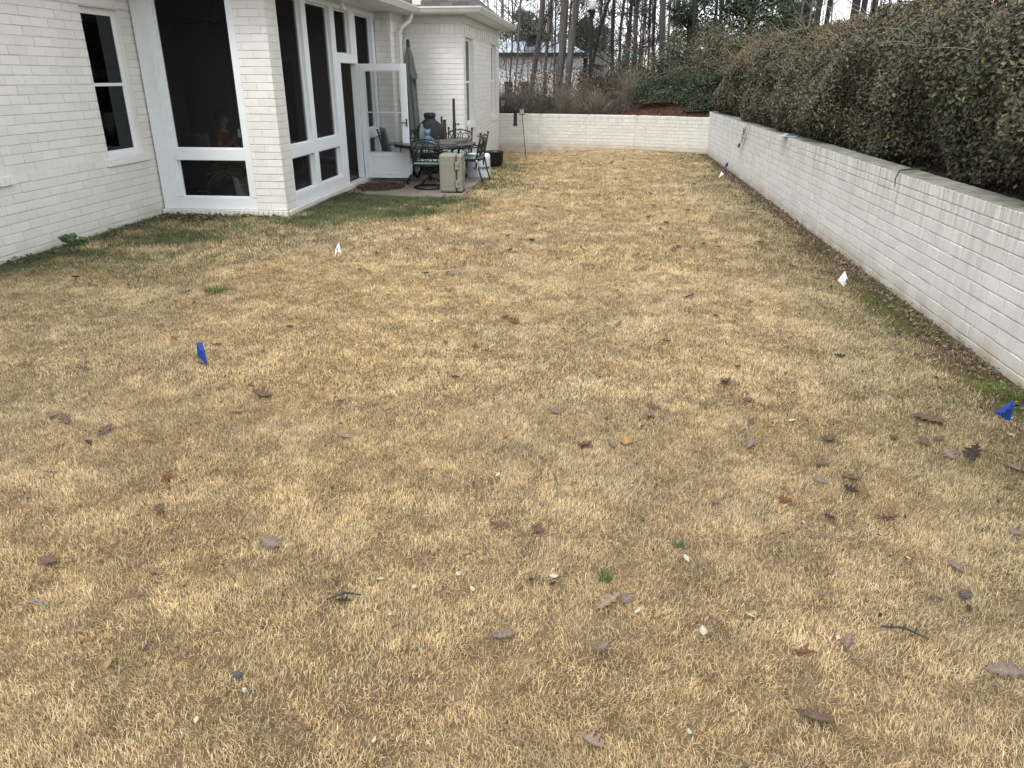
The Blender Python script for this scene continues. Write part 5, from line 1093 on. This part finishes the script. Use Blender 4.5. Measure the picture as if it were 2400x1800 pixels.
#================================================================ BACKGROUND
def grow(b, p, d, L, r, depth, rq, spread=.5, seg=4, minr=.004):
    pts = [np.array(p, float)]; rs = [r]; d = np.array(d, float)
    for i in range(seg):
        d = d + np.array([rq.gauss(0, .13), rq.gauss(0, .13), rq.gauss(.03, .06)]); d /= np.linalg.norm(d); pts.append(pts[-1] + d * L / seg); rs.append(r * (1 - .7 * (i + 1) / seg))
    b.tube(pts, [max(minr, q) for q in rs], 5 if r > .03 else 3, cap=False)
    if depth > 0:
        for i in range(1, seg + 1):
            for _ in range(1 if depth < 2 else rq.choice((1, 2))):
                s = np.array([rq.gauss(0, 1), rq.gauss(0, 1), rq.gauss(.25, .5)]); s /= np.linalg.norm(s); nd = d * (1 - spread) + s * spread; nd /= np.linalg.norm(nd)
                grow(b, pts[i], nd, L * rq.uniform(.45, .7), max(minr, rs[i] * .6), depth - 1, rq, spread, max(3, seg - 1), minr)
def tree(path, Y, wpx, label, m='bark', htop=15, nb=9, seed=1, low=2.0, depth=3, group='bare woodland trees behind the far wall', leaves=None, fork=None):
    """path = photo points down a trunk (bottom first); rebuilt as a real trunk standing at distance Y on the ground"""
    P = [YP(x, y, Y) for x, y in path]; gz = float(up_z(P[0][0], Y)) - .1
    r0 = wpx / FPX * Y * .5 / .94
    base = np.array([P[0][0] + (P[0][0] - P[1][0]) * .0, Y, gz]); t = empty('bare_tree' , (base[0], base[1], gz), 0, label, 'tree', group)
    pts = [base] + [np.array(p) for p in P if p[2] > gz + .3]; d = pts[-1] - pts[-2]; d /= np.linalg.norm(d); rq = random.Random(seed)
    z = pts[-1][2]
    while pts[-1][2] < htop: d = d + np.array([rq.gauss(0, .05), rq.gauss(0, .05), .05]); d /= np.linalg.norm(d); pts.append(pts[-1] + d * 1.4)
    zt = pts[-1][2]; rs = [r0 * (1.0 - .62 * (max(0, q[2] - 6) / max(1, zt - 6)) ** 1.0) * (1.18 if i == 0 else 1) for i, q in enumerate(pts)]
    # refine
    fp_, fr2 = [], []
    for i in range(len(pts) - 1):
        k = max(1, int(np.linalg.norm(pts[i + 1] - pts[i]) / .6))
        for j in range(k): u = j / k; fp_.append(pts[i] * (1 - u) + pts[i + 1] * u + np.array([rq.gauss(0, r0 * .05), rq.gauss(0, r0 * .05), 0])); fr2.append((rs[i] * (1 - u) + rs[i + 1] * u) * rq.uniform(.96, 1.05))
    fp_.append(pts[-1]); fr2.append(rs[-1])
    MB().tube([q - base for q in fp_], fr2, 12).build('trunk', M[m], t, smooth=True)
    b = MB()
    if fork:
        fz, fa, fL, frr = fork; q = min(range(len(fp_)), key=lambda i: abs(fp_[i][2] - fz)); grow(b, fp_[q] - base, (math.sin(fa), 0, math.cos(fa)), fL, r0 * frr, 2, rq, .35, 7)
    for i in range(nb):
        zz = low + (zt - low) * (i + rq.random()) / nb; q = min(range(len(fp_)), key=lambda j: abs(fp_[j][2] - zz)); a = rq.uniform(0, 6.28); up = rq.uniform(.1, .9)
        rb = min(fr2[q] * .45, .07) * rq.uniform(.5, 1); L_ = rq.uniform(1.2, 3.2) * (1.1 if zz > 5 else .7)
        grow(b, fp_[q] - base, (math.cos(a), math.sin(a), up), L_, rb, depth, rq, .5, 4, .011)
    b.build('crown', M['bark_dark'], t)
    if leaves:
        nl, z0, z1, rad, cols = leaves; rr = np.random.default_rng(seed); zz = rr.uniform(z0, z1, nl); a = rr.uniform(0, 6.28, nl); q = rad * np.sqrt(rr.random(nl))
        PP = np.stack([q * np.cos(a), q * np.sin(a), zz - gz], 1); scatter_leaves('dead_leaves', PP, np.tile([0, 0, 1.], (nl, 1)), .085, cols, rr, M['dead_leaf'], t, .8, aspect=.6)
    return t
BR = [(.115, .062, .045), (.15, .09, .065), (.08, .05, .038), (.18, .12, .09)]
tree([rc(330, 1500), rc(400, 1000), rc(450, 700), rc(490, 400), rc(515, 120), rc(520, 0)], 33, 75 * .13863, 'thick forked grey trunk, first big tree right of the white far house', seed=3, fork=(5.6, .45, 6, .7), nb=12, leaves=(500, 1.0, 3.0, .9, BR))
tree([rc(560, 1150), rc(590, 800), rc(640, 400), rc(665, 0)], 37, 48 * .13863, 'slender trunk just right of the thick forked tree', seed=4, nb=10)
tree([rc(790, 1600), rc(800, 1300), rc(850, 900), rc(870, 500), rc(895, 0)], 31, 105 * .13863, 'thickest straight trunk in the middle of the woods, left of the lamp post', seed=5, nb=8, low=4)
tree([rc(930, 1600), rc(950, 1300), rc(990, 900), rc(1010, 600), rc(1060, 300), rc(1095, 0)], 30, 92 * .13863, 'thick trunk leaning right, nearest on the left of the lamp post', seed=6, nb=9, low=4)
tree([rc(45, 1600), rc(80, 1100), rc(110, 700), rc(150, 0)], 30, 27 * .13863, 'thin pale trunk in front of the far house, second from the eave', seed=7, nb=10, depth=2)
tree([rc(-50, 1500), rc(0, 900), rc(15, 300), rc(0, 0)], 32, 22 * .13863, 'thin dark trunk beside the house eave', seed=8, m='bark_dark', nb=10, depth=2, leaves=(110, 1.4, 3.6, .5, [(.06, .05, .045)]))
tree([rc(1330, 1250), rc(1400, 900), rc(1500, 450), rc(1640, 0)], 35, 45 * .13863, 'dark trunk leaning strongly right, behind the lamp post', m='bark_dark', seed=9, nb=12)
tree([rc(1700, 1500), rc(1690, 1100), rc(1700, 600), rc(1725, 0)], 34, 48 * .13863, 'trunk with reddish dead leaves, first upright one right of the lamp post', m='bark_dark', seed=10, nb=14, leaves=(1100, 1.2, 3.8, 1.1, BR))
tree([rc(1810, 1300), rc(1820, 900), rc(1835, 500), rc(1900, 0)], 33, 40 * .13863, 'forked dark trunk, second one right of the lamp post', m='bark_dark', seed=11, nb=12, fork=(5, -.5, 5, .7))
tree([rc(1940, 1200), rc(1980, 600), rc(2020, 0)], 36, 45 * .13863, 'grey trunk, third upright one right of the lamp post', seed=12, nb=10)
tree([rc(720, 1000), rc(735, 600), rc(740, 0)], 42, 28 * .13863, 'thin grey trunk left of the thickest straight trunk', seed=13, nb=9)
tree([rc(960, 1000), rc(960, 600), rc(1000, 0)], 43, 22 * .13863, 'thin dark trunk between the two thickest trunks', m='bark_dark', seed=14, nb=9)
tree([rc(2105, 900), rc(2115, 500), rc(2140, 0)], 40, 20 * .13863, 'thin trunk, fourth upright one right of the lamp post', seed=15, nb=12)
tree([rd(110, 800), rd(125, 300), rd(130, 0)], 38, 26 * .1808, 'thin grey trunk left of the pair near the dark evergreen', seed=16, nb=10)
tree([rd(170, 800), rd(180, 300), rd(200, 0)], 36, 30 * .1808, 'straight trunk with a side branch left of the dark evergreen', seed=17, nb=10)
tree([rd(280, 800), rd(285, 400), rd(300, 0)], 33, 62 * .1808, 'stout grey trunk just left of the dark evergreen', seed=18, nb=8, low=4)
tree([rd(960, 400), rd(985, 200), rd(1000, 0)], 40, 30 * .1808, 'left trunk of the pair seen above the hedge', seed=19, nb=8, low=6)
tree([rd(1020, 400), rd(1045, 200), rd(1055, 0)], 41, 34 * .1808, 'right trunk of the pair seen above the hedge', seed=20, nb=8, low=6)
for i, (x, wv, lb) in enumerate(((1915, 11, 'dark pine trunk leftmost of the four above the hedge'), (1938, 9, 'leaning pine trunk second of the four above the hedge'), (2020, 11, 'pine trunk third of the four above the hedge'), (2045, 9, 'pine trunk rightmost of the four above the hedge'))):
    tree([(x - 8, 90), (x, 45), (x + 8, 0)], 28 + i, wv, lb, m='bark_dark', seed=30 + i, nb=12, low=5, group='dark pines behind the hedge')
tree([(2245, 60), (2242, 30), (2240, 0)], 16.5, 62, 'very thick furrowed trunk rising behind the hedge at the right', seed=40, nb=5, low=7, group='dark pines behind the hedge')
# evergreen crowns made of leaf clumps
def evergreen(name, x, y, h, rad, z0, label, cols, n, size, seed, group=None, clumps=14, aspect=.45, open_=.55):
    gz = float(up_z(x, y)) - .1; t = empty(name, (x, y, gz), 0, label, 'tree', group); rr = np.random.default_rng(seed); rq = random.Random(seed)
    Ps, Ns = [], []; br = MB().tube([(0, 0, 0), (rq.gauss(0, .1), 0, h * .5), (rq.gauss(0, .15), 0, h)], [.16, .11, .02], 8)
    for c in range(clumps):
        f = (c + .5) / clumps; zz = z0 + (h - z0) * f; rmax = rad * (1 - .75 * f ** 1.6); a = rq.uniform(0, 6.28); q = rmax * rq.uniform(.2, .85)
        cx, cy = q * math.cos(a), q * math.sin(a); cr = rad * rq.uniform(.28, .5) * (1 - .4 * f); k = n // clumps
        d = rr.normal(size=(k, 3)); d /= np.linalg.norm(d, axis=1)[:, None]; rad_ = (open_ + (1 - open_) * rr.random((k, 1))); Ps.append(d * rad_ * [cr, cr, cr * .62] + [cx, cy, zz]); Ns.append(d)
        br.tube([(0, 0, zz * .85), (cx * .6, cy * .6, zz * .95), (cx, cy, zz)], [.05, .03, .01], 4, cap=False)
    br.build('trunk', M['bark_dark'], t); scatter_leaves('crown', np.concatenate(Ps), np.concatenate(Ns), size, cols, rr, M['leaf'], t, .7, aspect=aspect)
DG = [(.036, .048, .027), (.055, .07, .038), (.025, .033, .022), (.08, .09, .055)]
PG = [(.07, .095, .055), (.10, .125, .075), (.05, .065, .045)]
def xat(px, py, Y): return float(YP(px, py, Y)[0])
evergreen('holly_tree', xat(1625, 40, 30), 30, 6.4, 1.35, 1.0, 'dense dark green holly rising behind the thin black pole', DG, 17000, .10, 50, clumps=34)
evergreen('magnolia_tree', xat(1760, 40, 30), 30, 5.8, 1.9, 1.4, 'dark glossy evergreen right of the paired trunks above the hedge', DG, 15000, .14, 51, clumps=30)
evergreen('pine_tree', xat(1838, 40, 46), 46, 5.5, 1.7, 2.2, 'soft green pine crown in the gap above the middle of the hedge', PG, 14000, .16, 52, clumps=34, aspect=.2)
evergreen('pine_tree', xat(1886, 40, 52), 52, 5.9, 1.8, 2.4, 'pale green pine crown at the right of the sky gap', PG, 14000, .16, 53, clumps=34, aspect=.2)
evergreen('pine_tree', xat(1225, 60, 60), 60, 6.1, 2.2, 2.6, 'open pine crown above the metal roof of the far house', PG, 12000, .2, 54, clumps=22, aspect=.22)
evergreen('pine_tree', xat(1262, 80, 62), 62, 5.4, 2.4, 2.2, 'low pine crown right of the open one behind the far house', PG, 11000, .2, 55, clumps=24, aspect=.22)
evergreen('pine_tree', xat(1372, 95, 58), 58, 5.4, 2.2, 1.6, 'pine crown directly behind the lamp post', PG, 13000, .2, 56, clumps=30, aspect=.22)
evergreen('pine_tree', xat(1408, 95, 60), 60, 4.9, 2.3, 1.4, 'pine crown just right of the lamp post', PG, 12000, .2, 57, clumps=28, aspect=.22)
evergreen('pine_tree', xat(2010, 10, 26), 26, 9.5, 2.1, 5.6, 'dark overhanging pine crown at the top above the hedge', DG, 16000, .15, 58, clumps=26, aspect=.2)
evergreen('pine_tree', xat(2150, 0, 24), 24, 8.5, 2.6, 4.6, 'dark pine crown at the upper right behind the hedge', DG, 16000, .15, 59, clumps=26, aspect=.2)
# evergreen shrubs on the bank at the end of the hedge
def shrub(name, x, y, rad, label, cols, n, size, seed, z0=None, brown=0.):
    gz = float(up_z(x, y)) if z0 is None else z0; t = empty(name, (x, y, gz), 0, label, 'shrub'); rr = np.random.default_rng(seed)
    d = rr.normal(size=(n, 3)); d /= np.linalg.norm(d, axis=1)[:, None]; d[:, 2] = np.abs(d[:, 2]) * 1.0 - .05
    q = .62 + .38 * rr.random(n) ** .7; P = d * q[:, None] * np.array(rad) * (1 + .16 * np.sin(d[:, 0:1] * 6 + seed) + .12 * np.cos(d[:, 1:2] * 7 + d[:, 2:3] * 5)); P[:, 2] += .1
    scatter_leaves('foliage', P, d, size, cols, rr, M['leaf'], t, .6)
    b = MB(); rq = random.Random(seed)
    for i in range(16): a = rq.uniform(0, 6.28); b.tube([(0, 0, -.05), (rad[0] * .35 * math.cos(a), rad[1] * .35 * math.sin(a), rad[2] * .5), (rad[0] * .8 * math.cos(a), rad[1] * .8 * math.sin(a), rad[2] * rq.uniform(.6, .95))], [.025, .015, .005], 4, cap=False)
    b.build('stem', M['bark_dark'], t)
OL = [(.075, .09, .045), (.10, .11, .06), (.05, .06, .035), (.13, .11, .065)]
shrub('evergreen_shrub', 4.1, 26.2, (1.9, 2.2, 2.35), 'large olive and brown topped shrub at the far end of the hedge', OL + [(.17, .12, .075)], 26000, .07, 61)
shrub('evergreen_shrub', 3.0, 22.9, (.75, .7, 1.15), 'dark shrub overhanging the corner where the two garden walls meet', DG, 9000, .07, 62)
shrub('evergreen_shrub', 2.0, 24.6, (1.0, .9, .95), 'low rounded dark green shrub on the bank left of the wall corner', DG, 9000, .07, 63)
shrub('evergreen_shrub', 2.3, 27.8, (1.2, 1.2, 2.1), 'mid green shrub behind the low one on the bank', OL, 13000, .075, 64)
shrub('evergreen_shrub', 1.0, 29.8, (.9, .9, 1.9), 'narrow dark shrub between the bare trunks and the bank', DG, 6000, .09, 65)
shrub('evergreen_shrub', -.2, 33, (1.3, 1.2, 1.5), 'dark green low shrub behind the foot of the lamp post', DG, 5000, .1, 66)
def twig_shrub(x, y, h, w_, n, label, col, seed, leaves=0):
    gz = float(up_z(x, y)) - .02; t = empty('bare_shrub', (x, y, gz), 0, label, 'shrub', 'bare twiggy shrubs behind the far wall'); rq = random.Random(seed); b = MB(); n = int(n * .7)
    for i in range(n):
        a = rq.uniform(0, 6.28); q = w_ * rq.random() ** .7 * rq.choice((.6, 1, 1.35)); tx, ty, tz = q * math.cos(a), q * math.sin(a), h * rq.uniform(.35, 1.15)
        b.tube([(tx * .3, ty * .12, 0), (tx * .5 + rq.gauss(0, .03), ty * .5, tz * .5), (tx + rq.gauss(0, .04), ty, tz)], [.007, .005, .003], 3, cap=False)
        for _ in range(2): u = rq.uniform(.4, .9); b.tube([(tx * u, ty * u, tz * u), (tx * u + rq.gauss(0, .1), ty * u + rq.gauss(0, .1), tz * u + rq.uniform(.08, .25))], [.004, .002], 3, cap=False)
    b.build('twigs', mat('twig_bark', col, .9), t)
    if leaves:
        rr = np.random.default_rng(seed); a = rr.uniform(0, 6.28, leaves); q = w_ * np.sqrt(rr.random(leaves)); scatter_leaves('dead_leaves', np.stack([q * np.cos(a), q * np.sin(a), rr.uniform(.15, 1.05, leaves) * h], 1), np.tile([0, 0, 1.], (leaves, 1)), .07, BR, rr, M['dead_leaf'], t, .9, aspect=.6)
twig_shrub(.95, 25.3, 1.15, .62, 240, 'large bare fan shaped shrub on the pine straw bank', (.15, .125, .095), 71)
twig_shrub(-.15, 24.4, .75, .5, 130, 'pale bare shrub right of the lamp post foot', (.17, .145, .11), 72)
twig_shrub(-1.0, 24.3, .8, .55, 150, 'bare shrub left of the lamp post foot', (.14, .118, .09), 73)
for i, (x, y, h_, nl) in enumerate(((-2.6, 25.3, .9, 120), (-3.4, 26.5, 1.0, 60), (-1.8, 25.8, .7, 200), (-2.2, 27.2, 1.3, 700), (-.6, 28.0, 1.2, 300), (.5, 28.3, 1.5, 800), (1.2, 31, 2.1, 900), (-1.4, 28.6, 1.2, 500), (-.1, 26.2, .6, 100), (-3.0, 24.2, .5, 30))):
    twig_shrub(x, y, h_, .75, 130, ['grey brown brush in front of the wooden fence', 'grey brown brush close to the house corner behind the wall', 'low brush with brown leaves left of the bird feeders line', 'reddish leafed brush below the thick forked trunk', 'brown leafed brush near the lamp post', 'red brown brush right of the lamp post', 'tall red brown leafed brush left of the stout grey trunk', 'brown leafed brush between the thick trunks', 'low thin brush just over the middle of the far wall', 'lowest brush beside the white post'][i], (.095, .082, .066), 80 + i, nl)
# masses nobody could count: far stems, undergrowth
def woods():
    rr = np.random.default_rng(90); rq = random.Random(90); b = MB()
    for i in range(150):
        y = rr.uniform(46, 85); x = rr.uniform(-.18, .42) * y; r_ = rr.uniform(.03, .10); h_ = rr.uniform(8, 15); lx = rr.normal(0, .5); z = .3
        b.tube([(x, y, z), (x + lx * .5 + rr.normal(0, .15), y, z + h_ * .5), (x + lx, y, z + h_)], [r_, r_ * .7, r_ * .25], 5, cap=False)
        for k in range(9):
            u = rr.uniform(.2, .95); s = rq.choice((-1, 1)); l_ = rr.uniform(.6, 2.2); b.tube([(x + lx * u, y, z + h_ * u), (x + lx * u + s * l_ * .6, y + rr.normal(0, .4), z + h_ * u + l_ * .5), (x + lx * u + s * l_, y, z + h_ * u + l_ * 1.1)], [.03, .02, .008], 3, cap=False)
    tag(b.build('far_woods', mat('far_bark', (.13, .115, .105), .95, noise=.3, nscale=3)), 'mass of thin bare trunks and branches far behind the yard', 'woods', kind='stuff')  # mottled grey-brown bark colour for the distant stems
    n = 22000; y = rr.uniform(48, 66, n); x = rr.uniform(-.17, .40, n) * y; z = .3 + 2.3 * rr.random(n) ** 1.5 * (.5 + vnoise(x, y * 0, .5, 9))
    tag(scatter_leaves('undergrowth', np.stack([x, y, z], 1), np.tile([0, 0, 1.], (n, 1)), .16, BR + [(.09, .085, .05), (.12, .10, .08), (.07, .08, .045)], rr, M['dead_leaf'], None, .9, aspect=.5), 'brown and olive undergrowth below the distant trees', 'undergrowth', kind='stuff')
woods()
def brush():
    rr = np.random.default_rng(95); b = MB()
    for i in range(2600):
        y = rr.uniform(23.9, 35); x = rr.uniform(-.145 * y, .035 * y + .3); z = float(up_z(x, y)); h_ = rr.uniform(.2, .7) * (.3 + .9 * float(vnoise(np.array([x]), np.array([y]), .9, 3)[0])) * (.5 + (y - 23) * .05)
        lx, ly = rr.normal(0, .22, 2); b.tube([(x, y, z), (x + lx * .4 + rr.normal(0, .04), y + ly * .5, z + h_ * .55), (x + lx, y + ly, z + h_)], [.009, .006, .004], 3, cap=False)
        if i % 2: b.tube([(x + lx * .4, y + ly * .5, z + h_ * .55), (x + lx * .4 + rr.normal(0, .15), y, z + h_ * .9)], [.005, .003], 3, cap=False)
    tag(b.build('brush', mat('brush_twigs', (.10, .08, .062), .95, noise=.5, nscale=2), None), 'tangle of thin brown brush and saplings behind the far wall', 'brush', kind='stuff')
    n = 3200; y = rr.uniform(24, 36, n); x = rr.uniform(-.145 * y, .04 * y + .3); z = up_z(x, y) + rr.random(n) ** 1.6 * 1.3
    tag(scatter_leaves('brush_leaves', np.stack([x, y, z], 1), np.tile([0, 0, 1.], (n, 1)), .075, BR + [(.09, .07, .05)], rr, M['dead_leaf'], None, .9, aspect=.6), 'brown dead leaves caught in the brush behind the far wall', 'leaves', kind='stuff')
brush()
def saplings():
    rr = np.random.default_rng(97); b = MB()
    for i in range(45):
        y = rr.uniform(29, 47); x = rr.uniform(-.145, .17) * y; z = float(up_z(x, y)); h_ = rr.uniform(2, 8); lx, ly = rr.normal(0, .12 * h_, 2); r_ = rr.uniform(.008, .022)
        pts = [(x, y, z), (x + lx * .35 + rr.normal(0, .08), y + ly * .3, z + h_ * .35), (x + lx * .6 + rr.normal(0, .12), y + ly * .6, z + h_ * .7), (x + lx, y + ly, z + h_)]; b.tube(pts, [r_, r_ * .8, r_ * .55, r_ * .3], 4, cap=False)
        for k in range(6):
            u = rr.uniform(.25, .95); px_, pz_ = x + lx * u, z + h_ * u; s_ = rr.choice((-1, 1)); l_ = rr.uniform(.3, 1.1)
            b.tube([(px_, y + ly * u, pz_), (px_ + s_ * l_ * .5, y + ly * u + rr.normal(0, .2), pz_ + l_ * .35), (px_ + s_ * l_, y + ly * u, pz_ + l_ * rr.uniform(.5, 1.1))], [.011, .009, .006], 3, cap=False)
    tag(b.build('saplings', M['bark_dark'], None), 'tangle of thin bare saplings and branches between the big trunks', 'saplings', kind='stuff')
saplings()
# lamp post and thin pole
lp = empty('lamp_post', (float(YP(*r4(1030, 800), 30)[0]) + .02, 30, .85), 0, 'tall black lamp post with a clear acrylic top among the bare trees', 'lamp post')
MB().lathe([(.09, 0), (.09, .4), (.062, .45), (.058, 2.9), (.055, 3.05), (.10, 3.22), (.115, 3.30), (.115, 3.34), (0, 3.34)], (0, 0, 0), 16).build('post', M['black'], lp)
MB().lathe([(.10, 3.34), (.125, 3.38), (.13, 3.55), (.115, 3.60), (0, 3.62)], (0, 0, 0), 20).build('globe', mat('frosted_acrylic', (.62, .64, .64), .25, coat=.3), lp, smooth=True)
MB().lathe([(.12, 3.6), (.135, 3.61), (.12, 3.66), (0, 3.69)], (0, 0, 0), 20).build('cap', mat('clear_cap', (.8, .82, .83), .3), lp)
tp = MB().tube([(float(YP(1627, 50, 27)[0]), 27, .9), (float(YP(1629, 20, 27)[0]), 27, 5.6)], .04, 10)
thing_mb(tp, 'utility_pole', M['black'], 'thin black pole in front of the dark holly above the hedge end', 'pole')
pw = YP(*r4(290, 960), 25.0)
thing_mb(MB().lathe([(.045, 0), (.045, .3), (.055, .31), (.055, .36), (.0, .37)], (pw[0], 25.0, .88), 12), 'vent_pipe', M['white'], 'short white capped pipe behind the far wall near the house corner', 'pipe')
# far white house with metal roof
YH = 46.
def hp(x, y, Y=YH): p = YP(*r4(x, y), Y); return float(p[0]), float(p[2])
xl, ze = hp(262, 462); xr_, _ = hp(995, 462); _, zr = hp(400, 352); zb_ = .2
fh = empty('far_house', ((xl + xr_) / 2, YH, 0), 0, 'white two storey house with a standing seam metal roof behind the trees', 'house')
wm = mat('far_white_paint', (.60, .61, .63), .8, noise=.12, nscale=1.5, bump=.6, bscale=5)
MB().box(xl - 9, xr_ - .25, YH, YH + 9, zb_, ze - .12).build('wall', wm, fh)
MB().box(xl - 9.3, xr_ + .1, YH - .5, YH + .05, ze - .14, ze + .02).build('fascia', M['black'], fh)
dr_ = 4.3; zr2 = ze + (zr - ze) * (YH + 2.2) / YH
mrf = mat('blue_grey_metal_roof', (.36, .42, .50), .32, metal=.5, noise=.15, nscale=2)
MB().add([(xl - 9.3, YH - .5, ze + .03), (xr_ + .1, YH - .5, ze + .03), (xr_ - 1.2, YH + 2.2, zr2), (xl - 9.3, YH + 2.2, zr2), (xr_ + .1, YH + 9.5, ze + .03), (xl - 9.3, YH + 9.5, ze + .03)], [(0, 1, 2, 3), (1, 4, 2), (3, 2, 4, 5)]).build('roof', mrf, fh)
sm2 = MB(); x = xl - 9
while x < xr_ - .2:
    xt_ = min(x, xr_ - 1.3); sm2.add([(x - .02, YH - .5, ze + .035), (x + .02, YH - .5, ze + .035), (xt_ + .02, YH + 2.2, zr2 + .005), (xt_ - .02, YH + 2.2, zr2 + .005), (x - .02, YH - .5, ze + .09), (x + .02, YH - .5, ze + .09), (xt_ + .02, YH + 2.2, zr2 + .06), (xt_ - .02, YH + 2.2, zr2 + .06)], [(4, 5, 6, 7), (0, 4, 7, 3), (1, 2, 6, 5), (0, 1, 5, 4)]); x += .42
sm2.build('roof_seam', mrf, fh)
cx0, cz1 = hp(505, 300, YH + 1.5); cx1, cz0 = hp(590, 400, YH + 1.5)
MB().box(cx0, cx1, YH + .9, YH + 2.4, cz0 - .6, cz1 - .1).build('chimney', M['black'], fh); MB().box(cx0 - .25, cx1 + .1, YH + .7, YH + 2.6, cz1 - .1, cz1).build('chimney_cap', M['black'], fh)
for xa, xb in ((305, 372), (443, 512)):
    a, zt_ = hp(xa, 705); c_, _ = hp(xb, 705); w_ = MB().box(a, c_, YH - .06, YH - .002, .45, zt_).build('window', M['black'], fh)
    MB().box(a + .07, (a + c_) / 2 - .03, YH - .075, YH - .062, .52, zt_ - .07).box((a + c_) / 2 + .03, c_ - .07, YH - .075, YH - .062, .52, zt_ - .07).build('pane', mat('dark_pane', (.02, .03, .035), .08, spec=.8), w_)
loc_parent(fh)
Y2 = 55.; q = lambda x, y: hp(x, y, Y2); xa, za = q(1062, 560); xb, zb2 = q(1190, 665)
f2 = empty('far_house', ((xa + xb) / 2, Y2, 0), 0, 'smaller white house with a dark roof seen right of the lamp post', 'house')
MB().box(xa - .2, xb, Y2, Y2 + 5, .2, za).build('wall', wm, f2)
MB().add([(xa - .6, Y2 - .5, za), (xb + .5, Y2 - .5, za), (xb - .6, Y2 + 2, za + 1.1), (xa - .6, Y2 + 2, za + 1.1), (xb + .5, Y2 + 5.4, za), (xa - .6, Y2 + 5.4, za)], [(0, 1, 2, 3), (1, 4, 2), (3, 2, 4, 5), (0, 5, 4, 1)]).build('roof', M['bronze_metal'], f2)
MB().add([(xa - .3, Y2 - 2.2, zb2 + .0), (xb + .1, Y2 - 2.2, zb2 - .1), (xb - .2, Y2 - .02, zb2 + .35), (xa - .3, Y2 - .02, zb2 + 1.15)], [(0, 1, 2, 3)]).build('porch_roof', mrf, f2)
MB().tube([(xb - .35, Y2 - .1, .2), (xb - .35, Y2 - .1, za)], .05, 6).build('downspout', M['black'], f2)
loc_parent(f2)
# wooden fence behind the far wall
YFc = 37.; fa_, fz = hp(262, 855, YFc); fb_, _ = hp(640, 855, YFc)
fe = empty('wooden_fence', (fa_, YFc, .5), 0, 'weathered grey board fence behind the far wall in front of the white house', 'fence'); b = MB(); x = fa_ - 4; rq = random.Random(5)
while x < fb_: b.box(x, x + .13, YFc, YFc + .02, .3, fz + rq.uniform(-.02, .01) - (.35 if x > fa_ + 3.2 else 0)); x += .14
b.build('board', mat('grey_boards', (.115, .105, .10), .9, noise=.4, nscale=5), fe); MB().box(fa_ - 4, fa_ + 3.2, YFc - .05, YFc - .005, fz - .02, fz + .04).box(fa_ - 4, fb_, YFc + .025, YFc + .06, .7, .8).build('rail', M['bark'], fe)
loc_parent(fe)
